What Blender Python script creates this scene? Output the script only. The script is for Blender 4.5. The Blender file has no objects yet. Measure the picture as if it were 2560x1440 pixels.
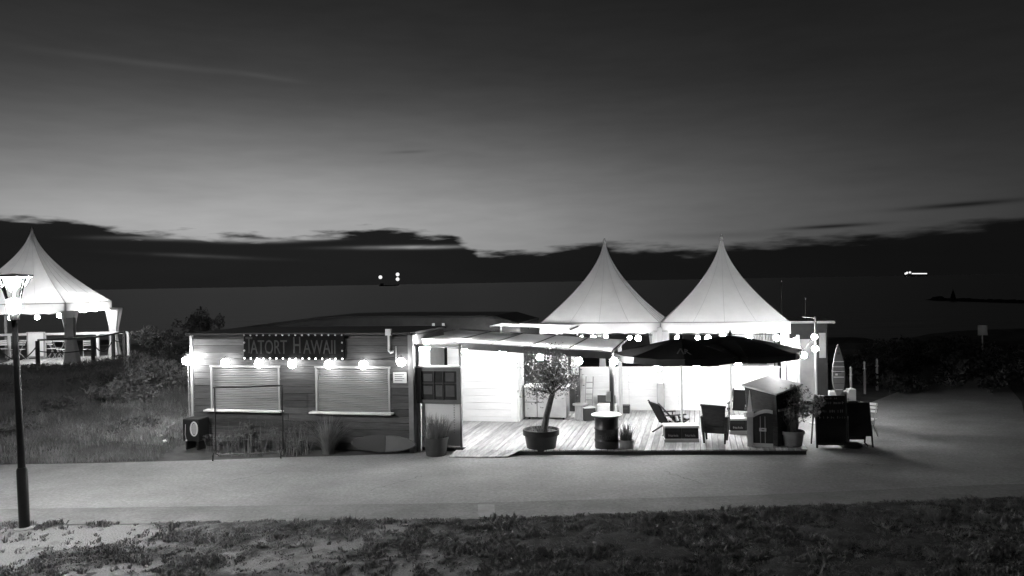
import bpy, bmesh, math, random
import numpy as np
from mathutils import Vector, Matrix
random.seed(7); rng = np.random.default_rng(7)
S = bpy.context.scene
COL = S.collection
R = math.radians

# ------------------------------------------------------------------ camera
CAM_H = 4.1; FPX = 2000.0; ROLL = R(1.0); PITCH = math.atan(14/2000.0)
UP = Vector((0, math.sin(PITCH), math.cos(PITCH))); FW = Vector((0, math.cos(PITCH), -math.sin(PITCH)))
XX = Vector((1, 0, 0))
rt = XX*math.cos(ROLL) - UP*math.sin(ROLL); upv = XX*math.sin(ROLL) + UP*math.cos(ROLL)
cam_d = bpy.data.cameras.new('camera'); cam = bpy.data.objects.new('camera', cam_d); COL.objects.link(cam)
m = Matrix.Identity(4)
for i in range(3):
    m[i][0] = rt[i]; m[i][1] = upv[i]; m[i][2] = -FW[i]
m[2][3] = CAM_H
cam.matrix_world = m
cam_d.sensor_width = 36; cam_d.lens = FPX/2560*36; cam_d.clip_end = 60000; cam_d.clip_start = .1
S.camera = cam
# photo pixel (2560 x 1440) -> a point on the plane z, or on a plane of the terrace frame
def ray(u, v):
    dx, dy = u-1280, 720-v
    return XX*(dx*math.cos(ROLL)+dy*math.sin(ROLL)) + UP*(-dx*math.sin(ROLL)+dy*math.cos(ROLL)) + FW*FPX
C0 = Vector((0, 0, CAM_H))
def G(u, v, z=0.0):
    d = ray(u, v); return C0 + d*((z-CAM_H)/d.z)
AL = R(13)                                    # the terrace is turned 13 degrees against the view
EX = Vector((math.cos(AL), -math.sin(AL), 0)); EY = Vector((math.sin(AL), math.cos(AL), 0))
ORG = Vector((0.1227, 19.163, 0))
def W(x, y, z=0.0): return ORG + EX*x + EY*y + Vector((0, 0, z))
def LOC(P):
    q = P-ORG; return (q.dot(EX), q.dot(EY), P.z)
def PL(u, v, c):                              # pixel on the terrace plane y = c -> (x, z)
    d = ray(u, v); P = C0 + d*((c-(C0-ORG).dot(EY))/d.dot(EY)); q = LOC(P); return q[0], q[2]
def LG(u, v, z=0.0): return LOC(G(u, v, z))

# ------------------------------------------------------------------ render settings
S.render.engine = 'CYCLES'
S.cycles.use_denoising = True
S.cycles.use_light_tree = True
S.cycles.sample_clamp_indirect = 4.0
S.cycles.max_bounces = 8; S.cycles.transparent_max_bounces = 12
S.cycles.caustics_reflective = False; S.cycles.caustics_refractive = False
vs = S.view_settings; vs.view_transform = 'Standard'; vs.look = 'None'; vs.exposure = 0.0; vs.gamma = 1.0
vs.use_curve_mapping = False

# ------------------------------------------------------------------ world: dusk sky with a cloud bank
world = bpy.data.worlds.new('World'); S.world = world; world.use_nodes = True
nt = world.node_tree; nt.nodes.clear()
def nd(t, **k):
    n = nt.nodes.new(t)
    for a, b in k.items(): setattr(n, a, b)
    return n
def mth(op, a, b=None, c=None):
    n = nd('ShaderNodeMath', operation=op)
    for i, x in enumerate((a, b, c)):
        if x is None: continue
        if isinstance(x, (int, float)): n.inputs[i].default_value = x
        else: nt.links.new(x, n.inputs[i])
    return n.outputs[0]
def curve(x, lo, hi, pts, smooth=True):
    """piecewise ramp of x between lo and hi; pts (x, value)"""
    r = nd('ShaderNodeValToRGB'); r.color_ramp.interpolation = 'B_SPLINE' if smooth else 'LINEAR'
    el = r.color_ramp.elements
    pts = sorted(pts)
    el[0].position = (pts[0][0]-lo)/(hi-lo); el[1].position = (pts[-1][0]-lo)/(hi-lo)
    el[0].color = (pts[0][1],)*3+(1,); el[1].color = (pts[-1][1],)*3+(1,)
    for p, val in pts[1:-1]:
        e = el.new((p-lo)/(hi-lo)); e.color = (val, val, val, 1)
    mr = nd('ShaderNodeMapRange'); mr.inputs[1].default_value = lo; mr.inputs[2].default_value = hi
    nt.links.new(x, mr.inputs[0]); nt.links.new(mr.outputs[0], r.inputs[0])
    s = nd('ShaderNodeSeparateColor'); nt.links.new(r.outputs[0], s.inputs[0])
    return s.outputs[0]
tc = nd('ShaderNodeTexCoord'); sp = nd('ShaderNodeSeparateXYZ'); nt.links.new(tc.outputs['Generated'], sp.inputs[0])
ELV = mth('MULTIPLY', mth('ARCSINE', sp.outputs[2]), 57.2958)
AZ = mth('MULTIPLY', mth('ARCTAN2', sp.outputs[0], sp.outputs[1]), 57.2958)
def gauss(a, c, w):
    d = mth('DIVIDE', mth('SUBTRACT', a, c), w); return mth('EXPONENT', mth('MULTIPLY', mth('MULTIPLY', d, d), -1.0))
def blob(az, el, wa, we, tilt=0.0):
    e2 = mth('ADD', ELV, mth('MULTIPLY', mth('SUBTRACT', AZ, az), tilt))
    return mth('MULTIPLY', gauss(AZ, az, wa), gauss(e2, el, we))
glow_el = curve(ELV, 0, 40, [(0, .40), (3, .40), (5, .375), (6.4, .31), (8.7, .185), (11.5, .082), (14.2, .035), (19, .008), (26, .002), (40, .0)])
base_el = curve(ELV, 0, 90, [(0, .017), (8, .0155), (20, .0110), (50, .007), (90, .005)])
g_az = mth('ADD', mth('MULTIPLY', gauss(AZ, -19, 29), .97), .03)
sky = mth('ADD', base_el, mth('MULTIPLY', glow_el, g_az))
# pale high streaks
cmb = nd('ShaderNodeCombineXYZ'); nt.links.new(mth('MULTIPLY', AZ, .30), cmb.inputs[0]); nt.links.new(mth('MULTIPLY', ELV, 1.7), cmb.inputs[1])
nz = nd('ShaderNodeTexNoise'); nz.inputs['Scale'].default_value = 1.0; nz.inputs['Detail'].default_value = 6; nt.links.new(cmb.outputs[0], nz.inputs['Vector'])
NZ = mth('SUBTRACT', nz.outputs['Fac'], .5)
cmb2 = nd('ShaderNodeCombineXYZ'); nt.links.new(mth('MULTIPLY', AZ, .05), cmb2.inputs[0]); nt.links.new(mth('MULTIPLY', ELV, .22), cmb2.inputs[1])
nz2 = nd('ShaderNodeTexNoise'); nz2.inputs['Scale'].default_value = 1.6; nz2.inputs['Detail'].default_value = 5; nt.links.new(cmb2.outputs[0], nz2.inputs['Vector'])
sky = mth('MULTIPLY', sky, mth('ADD', .70, mth('ADD', mth('MULTIPLY', nz2.outputs['Fac'], .40), mth('MULTIPLY', nz.outputs['Fac'], .20))))
st = mth('ADD', blob(-23.5, 14.35, 5.5, .20, .03), mth('MULTIPLY', blob(-16.6, 14.05, 2.2, .16, .10), .8))
sky = mth('ADD', sky, mth('MULTIPLY', st, .016))
# cloud bank low over the sea
top = curve(AZ, -60, 60, [(-60, .45), (-32.6, .44), (-29, .43), (-24.9, .36), (-20, .34), (-15.6, .325), (-13.5, .35), (-10, .39), (-4, .33), (-2.4, .21), (2, .22), (6.3, .265), (12, .195), (18.5, .245), (27, .28), (32.6, .33), (60, .36)], smooth=False)
top = mth('MULTIPLY', top, 10.0)
edge = mth('ADD', mth('SUBTRACT', top, ELV), mth('MULTIPLY', NZ, 1.9))
ms = nd('ShaderNodeMapRange'); ms.interpolation_type = 'SMOOTHSTEP'; ms.inputs[1].default_value = -1.0; ms.inputs[2].default_value = 1.0
soft = curve(AZ, -60, 60, [(-60, .24), (-5, .24), (2, .32), (15, .40), (60, .55)])
nt.links.new(mth('DIVIDE', edge, soft), ms.inputs[0]); cloud = ms.outputs[0]
slits = mth('ADD', blob(-6.3, 2.62, 4.0, .12, .0), mth('ADD', mth('MULTIPLY', blob(-22.5, 3.3, 3.2, .13), .55), mth('ADD', mth('MULTIPLY', blob(-17.8, 3.15, 2.4, .14), .8), mth('MULTIPLY', blob(-13.7, 3.25, 1.2, .1), .9))))
slits = mth('ADD', slits, mth('MULTIPLY', blob(-21, 2.1, 3.5, .12, .05), .10))
slits = mth('MULTIPLY', mth('MINIMUM', slits, 1.0), mth('ADD', .75, mth('MULTIPLY', NZ, 2.2)))
cloud = mth('MULTIPLY', cloud, mth('SUBTRACT', 1.0, mth('MINIMUM', mth('MAXIMUM', slits, 0), 1)))
darks = mth('ADD', blob(21.8, 3.35, 2.6, .13, -.02), mth('ADD', blob(29.5, 4.35, 3.2, .16, -.03), mth('MULTIPLY', blob(-7.2, 9.3, 1.3, .10, -.05), .30)))
darks = mth('ADD', darks, mth('MULTIPLY', blob(15, 3.0, 5, .25, 0.0), .25))
cloud = mth('MINIMUM', mth('ADD', cloud, mth('MULTIPLY', darks, .85)), 1.0)
cl_val = mth('MULTIPLY', mth('ADD', .0050, mth('MULTIPLY', g_az, .0085)), mth('ADD', .75, mth('MULTIPLY', nz2.outputs['Fac'], .5)))
mixv = mth('ADD', mth('MULTIPLY', sky, mth('SUBTRACT', 1.0, cloud)), mth('MULTIPLY', cl_val, cloud))
cc = nd('ShaderNodeCombineColor')
for i in range(3): nt.links.new(mixv, cc.inputs[i])
bg = nd('ShaderNodeBackground'); bg.inputs[1].default_value = 1.0
nt.links.new(cc.outputs[0], bg.inputs[0])
wo = nd('ShaderNodeOutputWorld'); nt.links.new(bg.outputs[0], wo.inputs[0])

# ------------------------------------------------------------------ materials (the photograph is black and white)
MATS = {}
def mat(name, v, rough=.7, var=.0, scale=6.0, bump=.0, bscale=None, metal=0.0, stretch=None, spec=.4, coat=0.0, tone=0.0):
    if name in MATS: return MATS[name]
    M = bpy.data.materials.new(name); M.use_nodes = True
    t = M.node_tree; b = t.nodes['Principled BSDF']
    b.inputs['Roughness'].default_value = rough; b.inputs['Metallic'].default_value = metal
    b.inputs['Specular IOR Level'].default_value = spec; b.inputs['Coat Weight'].default_value = coat
    b.inputs['Base Color'].default_value = (v, v, v, 1)
    if var or bump:
        co = t.nodes.new('ShaderNodeTexCoord'); mp = t.nodes.new('ShaderNodeMapping'); t.links.new(co.outputs['Object'], mp.inputs[0])
        if stretch: mp.inputs['Scale'].default_value = stretch
        oi = t.nodes.new('ShaderNodeObjectInfo')
        ad = t.nodes.new('ShaderNodeVectorMath'); ad.operation = 'ADD'
        sc = t.nodes.new('ShaderNodeMath'); sc.operation = 'MULTIPLY'; sc.inputs[1].default_value = 37.0
        t.links.new(oi.outputs['Random'], sc.inputs[0]); t.links.new(mp.outputs[0], ad.inputs[0]); t.links.new(sc.outputs[0], ad.inputs[1])
        n = t.nodes.new('ShaderNodeTexNoise'); n.inputs['Scale'].default_value = scale; n.inputs['Detail'].default_value = 8; n.inputs['Roughness'].default_value = .62
        t.links.new(ad.outputs[0], n.inputs['Vector'])
        if var:
            r = t.nodes.new('ShaderNodeValToRGB'); lo, hi = v*(1-var), min(v*(1+var), .95)
            r.color_ramp.elements[0].position = .3; r.color_ramp.elements[1].position = .7
            r.color_ramp.elements[0].color = (lo, lo, lo, 1); r.color_ramp.elements[1].color = (hi, hi, hi, 1)
            t.links.new(n.outputs['Fac'], r.inputs[0])
            if tone:
                mr = t.nodes.new('ShaderNodeMapRange'); mr.inputs[3].default_value = 1-tone; mr.inputs[4].default_value = 1+tone; t.links.new(oi.outputs['Random'], mr.inputs[0])
                vm = t.nodes.new('ShaderNodeVectorMath'); vm.operation = 'SCALE'; t.links.new(r.outputs[0], vm.inputs[0]); t.links.new(mr.outputs[0], vm.inputs['Scale']); t.links.new(vm.outputs[0], b.inputs['Base Color'])
            else: t.links.new(r.outputs[0], b.inputs['Base Color'])
        if bump:
            n2 = t.nodes.new('ShaderNodeTexNoise'); n2.inputs['Scale'].default_value = bscale or scale*3; n2.inputs['Detail'].default_value = 5
            t.links.new(ad.outputs[0], n2.inputs['Vector'])
            bp = t.nodes.new('ShaderNodeBump'); bp.inputs['Strength'].default_value = bump; bp.inputs['Distance'].default_value = .02
            t.links.new(n2.outputs['Fac'], bp.inputs['Height']); t.links.new(bp.outputs[0], b.inputs['Normal'])
    MATS[name] = M; return M
def fabric(name, v, trans=.5, var=.05):
    M = mat(name, v, .75, var, 1.6, .35, 2.6)
    t = M.node_tree; b = t.nodes['Principled BSDF']; o = t.nodes['Material Output']
    tr = t.nodes.new('ShaderNodeBsdfTranslucent'); tr.inputs[0].default_value = (v, v, v, 1)
    mx = t.nodes.new('ShaderNodeMixShader'); mx.inputs[0].default_value = trans
    t.links.new(b.outputs[0], mx.inputs[1]); t.links.new(tr.outputs[0], mx.inputs[2]); t.links.new(mx.outputs[0], o.inputs[0])
    return M
def emis(name, s, v=.9):
    M = mat(name, v, .4); b = M.node_tree.nodes['Principled BSDF']
    b.inputs['Emission Color'].default_value = (1, 1, 1, 1); b.inputs['Emission Strength'].default_value = s
    return M
def glass(name, v=.9, rough=.05):
    M = bpy.data.materials.new(name); M.use_nodes = True; t = M.node_tree; t.nodes.remove(t.nodes['Principled BSDF'])
    a = t.nodes.new('ShaderNodeBsdfTransparent'); a.inputs[0].default_value = (v, v, v, 1)
    g = t.nodes.new('ShaderNodeBsdfGlossy'); g.inputs['Roughness'].default_value = rough
    f = t.nodes.new('ShaderNodeFresnel'); f.inputs[0].default_value = 1.45
    mx = t.nodes.new('ShaderNodeMixShader'); t.links.new(f.outputs[0], mx.inputs[0]); t.links.new(a.outputs[0], mx.inputs[1]); t.links.new(g.outputs[0], mx.inputs[2])
    t.links.new(mx.outputs[0], t.nodes['Material Output'].inputs[0]); MATS[name] = M; return M
wood_st = (1, 6, 6); wood_v = (6, 1, 6)
K_WOOD = mat('kiosk_wood', .062, .65, .5, 2.2, .35, 14, stretch=(1, 9, 9), tone=.45)
D_WOOD = mat('deck_wood', .41, .65, .35, 1.6, .25, 16, stretch=(9, 1, 9), tone=.3)
G_WOOD = mat('grey_timber', .33, .7, .3, 3, .3, 20, stretch=(8, 8, 1))
P_WOOD = mat('dark_post_wood', .055, .65, .4, 4, .3, 20)
WHITE = mat('white_paint', .80, .5, .05, 2.0, .08, 20)
WHITE2 = mat('white_board_paint', .78, .55, .09, 1.5, .15, 18, stretch=(1, 5, 5))
OFFW = mat('off_white', .62, .6, .1, 3)
GREY = mat('grey_paint', .36, .5, .15, 2.5, .1, 12)
STEEL = mat('galvanised_steel', .45, .4, .2, 6, metal=.7)
BLACK = mat('black_plastic', .018, .45, .3, 5, .1, 30)
BLACKM = mat('black_metal', .015, .4, .2, 8)
DARK = mat('dark_paint', .035, .55, .3, 4, .1, 20)
TARP = mat('dark_tarpaulin', .018, .6, .3, 1.2, .3, 5)
TENT = fabric('tent_canvas', .76, .42, .12)
VAL = fabric('tent_valance_canvas', .80, .35)
CURT = fabric('curtain_canvas', .78, .4)
AWN = fabric('awning_canvas', .74, .5, .12)
PARA = fabric('parasol_canvas', .02, .02, .3)
SEAM = mat('seam_tape', .5, .7)
SHUT = mat('shutter_slats', .27, .45, .06, 3)
CONC = mat('path_concrete', .25, .8, .16, .55, .2, 40)
STRIP = mat('strip_concrete', .20, .85, .22, .9, .3, 60)
TERRA = mat('clay_pot', .36, .75, .2, 4, .1, 30)
LEAF = mat('leaf_green', .11, .55, .5, 3.0)
LEAF2 = mat('olive_leaf', .13, .5, .45, 8.0)
SCRUB = mat('scrub_leaf', .016, .7, .5, 3.0)
BARK = mat('bark', .07, .85, .4, 6, .6, 25)
BLADE = mat('grass_blade', .16, .6, .5, 1.1)
BLADE2 = mat('lawn_blade', .21, .6, .5, 2.5)
DRYB = mat('dry_grass_blade', .20, .6, .4, 2.0)
CANV = mat('black_canvas', .006, .9, .3, 8, spec=.1)
WICK = mat('woven_wicker', .022, .6, .6, 6, .9, 45, stretch=(1, 1, 4))
CHALK = mat('chalk', .30, .9, .4, 20)
PRINTW = mat('white_print', .55, .6)
PRINTG = mat('grey_print', .06, .7)
SIGNL = mat('sign_letter_paint', .022, .8)
ROPE = mat('rope', .05, .9, .3, 30)
B_KIOSK = emis('kiosk_bulb_glow', 34)
B_CORNER = emis('corner_lamp_glow', 430)
B_PATIO = emis('patio_bulb_glow', 330)
B_TENTFILL = emis('tent_fill_glow', 205)
B_AWN = emis('awning_bulb_glow', 480)
B_TENTL = emis('platform_bulb_glow', 130)
B_TENTF = emis('tent_front_bulb_glow', 80)
B_SIGN = emis('sign_bulb_glow', 5)
B_SIGND = mat('sign_bulb_dim', .35, .3)
B_LAMP = emis('street_lamp_glow', 2200)
B_RING = emis('lamp_ring_glow', 520)
B_SHIP = emis('ship_light', 1.0)
GLASS = glass('clear_glass')
DGLASS = mat('dark_window_glass', .035, .12, .25, 2, spec=.6)

# ------------------------------------------------------------------ mesh helpers
class MB:
    def __init__(s): s.v = []; s.f = []
    def add(s, vs, fs):
        o = len(s.v); s.v += [tuple(x) for x in vs]; s.f += [tuple(i+o for i in f) for f in fs]; return s
    def box(s, x0, x1, y0, y1, z0, z1):
        v = [(x, y, z) for z in (z0, z1) for y in (y0, y1) for x in (x0, x1)]
        return s.add(v, [(0, 2, 3, 1), (4, 5, 7, 6), (0, 1, 5, 4), (2, 6, 7, 3), (0, 4, 6, 2), (1, 3, 7, 5)])
    def hexa(s, lo, hi):                      # 4 lower corners, 4 upper corners (counter-clockwise)
        return s.add(list(lo)+list(hi), [(3, 2, 1, 0), (4, 5, 6, 7), (0, 1, 5, 4), (1, 2, 6, 5), (2, 3, 7, 6), (3, 0, 4, 7)])
    def beam(s, a, b, w, h=None):             # a square bar between two points
        a, b = Vector(a), Vector(b); h = h or w; d = (b-a).normalized()
        r = d.cross(Vector((0, 0, 1))); r = Vector((1, 0, 0)) if r.length < 1e-3 else r.normalized(); u = r.cross(d).normalized()
        r *= w/2; u *= h/2
        return s.hexa([a-r-u, a+r-u, a+r+u, a-r+u], [b-r-u, b+r-u, b+r+u, b-r+u])
    def tube(s, pts, rad, n=8, cap=True):
        pts = [Vector(p) for p in pts]; k = len(pts)
        if not hasattr(rad, '__len__'): rad = [rad]*k
        o = len(s.v); pr = None
        for i, p in enumerate(pts):
            d = (pts[min(i+1, k-1)]-pts[max(i-1, 0)]).normalized()
            if pr is None:
                pr = d.cross(Vector((0, 0, 1))); pr = Vector((1, 0, 0)) if pr.length < 1e-3 else pr.normalized()
            pr = (pr-d*pr.dot(d)).normalized(); q = d.cross(pr)
            for j in range(n):
                a = 2*math.pi*j/n; s.v.append(tuple(p+(pr*math.cos(a)+q*math.sin(a))*rad[i]))
        for i in range(k-1):
            for j in range(n):
                s.f.append((o+i*n+j, o+i*n+(j+1) % n, o+(i+1)*n+(j+1) % n, o+(i+1)*n+j))
        if cap:
            s.f.append(tuple(o+j for j in range(n))[::-1]); s.f.append(tuple(o+(k-1)*n+j for j in range(n)))
        return s
    def lathe(s, prof, n=20, cx=0, cy=0, cz=0):   # (r, z) profile
        o = len(s.v)
        for r, z in prof:
            for j in range(n):
                a = 2*math.pi*j/n; s.v.append((cx+r*math.cos(a), cy+r*math.sin(a), cz+z))
        for i in range(len(prof)-1):
            for j in range(n):
                s.f.append((o+i*n+j, o+i*n+(j+1) % n, o+(i+1)*n+(j+1) % n, o+(i+1)*n+j))
        s.f.append(tuple(o+j for j in range(n))[::-1]); s.f.append(tuple(o+(len(prof)-1)*n+j for j in range(n)))
        return s
    def ball(s, c, r, n=10, m=6):
        return s.lathe([(max(r*math.sin(math.pi*i/m), 1e-4), -r*math.cos(math.pi*i/m)) for i in range(m+1)], n, *c)
    def prism(s, poly, a, b, axis='y'):       # a 2-D outline pushed from a to b along an axis
        n = len(poly); o = len(s.v)
        for t in (a, b):
            for p in poly:
                s.v.append((p[0], t, p[1]) if axis == 'y' else ((p[0], p[1], t) if axis == 'z' else (t, p[0], p[1])))
        s.f.append(tuple(range(o, o+n))); s.f.append(tuple(range(o+2*n-1, o+n-1, -1)))
        for i in range(n):
            j = (i+1) % n; s.f.append((o+i, o+n+i, o+n+j, o+j))
        return s
    def mesh(s, name):
        me = bpy.data.meshes.new(name); me.from_pydata(s.v, [], s.f); me.update()
        bm = bmesh.new(); bm.from_mesh(me); bmesh.ops.recalc_face_normals(bm, faces=bm.faces); bm.to_mesh(me); bm.free()
        return me
    def build(s, name, material, parent=None, smooth=False, bevel=0.0, loc=None, rz=0.0):
        me = s.mesh(name); me.materials.append(material)
        if smooth:
            for p in me.polygons: p.use_smooth = True
            try: me.set_sharp_from_angle(angle=R(40))
            except Exception: pass
        o = bpy.data.objects.new(name, me); COL.objects.link(o)
        if parent is not None: o.parent = parent
        if loc is not None: o.location = loc
        if rz: o.rotation_euler.z = rz
        if bevel:
            b = o.modifiers.new('bevel', 'BEVEL'); b.width = bevel; b.segments = 1; b.limit_method = 'ANGLE'
        return o
def np_mesh(name, v, faces, material, parent=None, attr=None):
    """fast mesh from arrays: v (n,3), faces (m,k)"""
    me = bpy.data.meshes.new(name); k = faces.shape[1]; mcount = len(faces)
    me.vertices.add(len(v)); me.vertices.foreach_set('co', np.ascontiguousarray(v, dtype=np.float32).ravel())
    me.loops.add(mcount*k); me.loops.foreach_set('vertex_index', np.ascontiguousarray(faces, dtype=np.int32).ravel())
    me.polygons.add(mcount); me.polygons.foreach_set('loop_start', np.arange(0, mcount*k, k, dtype=np.int32))
    try: me.polygons.foreach_set('loop_total', np.full(mcount, k, dtype=np.int32))
    except Exception: pass
    me.update(calc_edges=True); me.validate()
    if attr is not None:
        a = me.attributes.new('mask', 'FLOAT', 'POINT'); a.data.foreach_set('value', np.asarray(attr, dtype=np.float32))
    me.materials.append(material)
    o = bpy.data.objects.new(name, me); COL.objects.link(o)
    if parent is not None: o.parent = parent
    return o
def thing(name, label, cat, loc=(0, 0, 0), rz=-AL, group=None):
    o = bpy.data.objects.new(name, None); COL.objects.link(o); o.empty_display_size = .2
    o.location = loc; o.rotation_euler = (0, 0, rz); o['label'] = label; o['category'] = cat
    if group: o['group'] = group
    return o
def tag(o, label, cat, group=None):
    o['label'] = label; o['category'] = cat
    if group: o['group'] = group
    return o
def struct(o): o['kind'] = 'structure'; return o
def T(name, label, cat, x, y, z=0.0, rz=0.0, group=None):     # a thing standing in the terrace frame
    return thing(name, label, cat, W(x, y, z), rz-AL, group)
def text(name, s, size, material, parent, loc, rot=(R(90), 0, 0), sx=1.0, depth=.004, spacing=1.0):
    c = bpy.data.curves.new(name, 'FONT'); c.body = s; c.size = size; c.extrude = depth; c.align_x = 'CENTER'; c.align_y = 'CENTER'; c.space_character = spacing
    c.resolution_u = 3
    o = bpy.data.objects.new(name, c); COL.objects.link(o)
    dg = bpy.context.evaluated_depsgraph_get(); dg.update()
    me = bpy.data.meshes.new_from_object(o.evaluated_get(dg)); bpy.data.objects.remove(o)
    me.materials.append(material) if not me.materials else me.materials.__setitem__(0, material)
    o = bpy.data.objects.new(name, me); COL.objects.link(o); o.parent = parent; o.location = loc; o.rotation_euler = rot; o.scale = (sx, 1, 1)
    return o
def vnoise(x, y, seed=0, f=1.0):
    """value noise on arrays, 0..1"""
    x = np.asarray(x)*f+100.0; y = np.asarray(y)*f+100.0
    xi = np.floor(x).astype(int); yi = np.floor(y).astype(int); xf = x-xi; yf = y-yi
    xf = xf*xf*(3-2*xf); yf = yf*yf*(3-2*yf)
    def h(a, b):
        n = (a*374761393 + b*668265263 + seed*974711) & 0x7fffffff
        n = ((n ^ (n >> 13))*1274126177) & 0x7fffffff
        return ((n ^ (n >> 16)) & 0xffff)/65535.0
    return (h(xi, yi)*(1-xf)+h(xi+1, yi)*xf)*(1-yf) + (h(xi, yi+1)*(1-xf)+h(xi+1, yi+1)*xf)*yf
def fbm(x, y, seed=0, f=1.0, o=4):
    r = 0; a = .5
    for i in range(o): r = r + a*vnoise(x, y, seed+i, f*2**i); a *= .5
    return r/(1-.5**o)
def sstep(a, b, x):
    t = np.clip((np.asarray(x, dtype=float)-a)/(b-a), 0, 1); return t*t*(3-2*t)

# ------------------------------------------------------------------ ground
PLAT = 1.1                                     # height of the raised platform on the dune
def hgt(x, y):
    x = np.asarray(x, dtype=float); y = np.asarray(y, dtype=float)
    edge = 19.0 + np.clip((-7-x)*-.025, -1, 0)          # back edge of the path on the dune side
    left = sstep(0, 1, (y-edge)/9.5)*sstep(-8.6, -10.2, x)*.95
    left = left + sstep(-8.5, -9.2, x)*sstep(0, 1.2, y-edge)*.12
    # dark mound to the right of the path
    d = np.sqrt(((x-26)/9.5)**2+((y-39)/9.0)**2); right = 1.15*sstep(1.15, .35, d)
    d2 = np.sqrt(((x-15.5)/4.5)**2+((y-37.5)/6)**2); right = np.maximum(right, 1.1*sstep(1.2, .3, d2))
    n = (fbm(x, y, 3, .35)-.5)*.5
    rough = sstep(0.02, .4, left+right)*n
    beach = -sstep(42, 58, y)*2.6
    near = sstep(10.5, 1.0, y)*2.4
    return left+right+rough+beach+near-.004
xs = np.concatenate([np.linspace(-420, -44, 24), np.arange(-42, 42.01, .35), np.linspace(44, 420, 24)])
ys = np.concatenate([np.linspace(-60, 8, 20), np.arange(8.5, 60, .35), np.linspace(61, 90, 8)])
gx, gy = np.meshgrid(xs, ys); gz = hgt(gx, gy)
nx, ny = len(xs), len(ys)
idx = np.arange(nx*ny).reshape(ny, nx)
fq = np.stack([idx[:-1, :-1], idx[:-1, 1:], idx[1:, 1:], idx[1:, :-1]], -1).reshape(-1, 4)
SOIL = mat('dune_soil', .07, .95, .5, 1.3, .6, 12)
struct(np_mesh('ground', np.stack([gx, gy, gz], -1).reshape(-1, 3), fq, SOIL))
# the sea
SEA = mat('sea_water', .010, .38, 0, 1, 0)
t_ = SEA.node_tree; b_ = t_.nodes['Principled BSDF']; b_.inputs['Specular IOR Level'].default_value = .23
co_ = t_.nodes.new('ShaderNodeTexCoord'); mp_ = t_.nodes.new('ShaderNodeMapping'); mp_.inputs['Scale'].default_value = (.06, .22, .2); t_.links.new(co_.outputs['Object'], mp_.inputs[0])
n_ = t_.nodes.new('ShaderNodeTexNoise'); n_.inputs['Scale'].default_value = 1.0; n_.inputs['Detail'].default_value = 7; t_.links.new(mp_.outputs[0], n_.inputs['Vector'])
bp_ = t_.nodes.new('ShaderNodeBump'); bp_.inputs['Strength'].default_value = .6; bp_.inputs['Distance'].default_value = .45
t_.links.new(n_.outputs['Fac'], bp_.inputs['Height']); t_.links.new(bp_.outputs[0], b_.inputs['Normal'])
struct(MB().add([(-30000, 46, -1.5), (30000, 46, -1.5), (30000, 40000, -1.5), (-30000, 40000, -1.5)], [(0, 1, 2, 3)]).build('sea', SEA))

def grit(M, v, lo=.75, hi=1.2):
    t = M.node_tree; b = t.nodes['Principled BSDF']; src = b.inputs['Base Color'].links[0].from_socket
    co = t.nodes.new('ShaderNodeTexCoord')
    n1 = t.nodes.new('ShaderNodeTexNoise'); n1.inputs['Scale'].default_value = 14; n1.inputs['Detail'].default_value = 4; n1.inputs['Roughness'].default_value = .8
    mp = t.nodes.new('ShaderNodeMapping'); mp.inputs['Scale'].default_value = (.55, .8, 1); t.links.new(co.outputs['Object'], mp.inputs[0])
    n2 = t.nodes.new('ShaderNodeTexNoise'); n2.inputs['Scale'].default_value = 1.4; n2.inputs['Detail'].default_value = 9; n2.inputs['Roughness'].default_value = .7
    t.links.new(co.outputs['Object'], n1.inputs['Vector']); t.links.new(mp.outputs[0], n2.inputs['Vector'])
    out = src
    for n, a, c in ((n1, .70, 1.30), (n2, .84, 1.16)):
        r = t.nodes.new('ShaderNodeMapRange'); r.inputs[1].default_value = .3; r.inputs[2].default_value = .7; r.inputs[3].default_value = a; r.inputs[4].default_value = c; t.links.new(n.outputs['Fac'], r.inputs[0])
        vm = t.nodes.new('ShaderNodeVectorMath'); vm.operation = 'SCALE'; t.links.new(out, vm.inputs[0]); t.links.new(r.outputs[0], vm.inputs['Scale']); out = vm.outputs[0]
    t.links.new(out, b.inputs['Base Color'])
grit(CONC, .25); grit(STRIP, .2)
# the path: one sheet, with a paler strip of slabs along the lawn
def sheet(name, pts, z, material):
    bm = bmesh.new(); vs = [bm.verts.new((p[0], p[1], z)) for p in pts]; f = bm.faces.new(vs); bmesh.ops.triangulate(bm, faces=[f])
    bmesh.ops.recalc_face_normals(bm, faces=bm.faces)
    me = bpy.data.meshes.new(name); bm.to_mesh(me); bm.free(); me.materials.append(material)
    if me.polygons[0].normal.z < 0: me.flip_normals()
    o = bpy.data.objects.new(name, me); COL.objects.link(o); return struct(o)
def g2(u, v): p = G(u, v); return (p.x, p.y)
def w2(x, y): p = W(x, y); return (p.x, p.y)
seam_l = [(-45, 15.45), g2(100, 1272), g2(1200, 1258), g2(1900, 1238), g2(2460, 1213), (60, 16.5)]
back = [(60, 22), g2(2560, 1035), (16.2, 25.5), (18.2, 29.5), (21.5, 34), (20.0, 35.2), g2(2430, 938), (13.9, 28.6), (11.3, 25.6), (9.6, 24.9), w2(6.5, 5.6),
        w2(-1.5, .6), g2(1033, 1134), g2(860, 1140), g2(700, 1144), g2(540, 1150), g2(250, 1158), g2(0, 1162), (-45, 17.6)]
struct(sheet('path', seam_l+back, .004, CONC))
lawn_e = [(60, 15.9), g2(2560, 1243), g2(2250, 1256), g2(1900, 1270), g2(1600, 1283), g2(1280, 1296), g2(900, 1304), g2(400, 1309), g2(0, 1312), (-45, 14.2)]
struct(sheet('pavement', [(p[0], p[1]) for p in seam_l][::-1] + [p for p in lawn_e][::-1], .002, STRIP))
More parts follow.
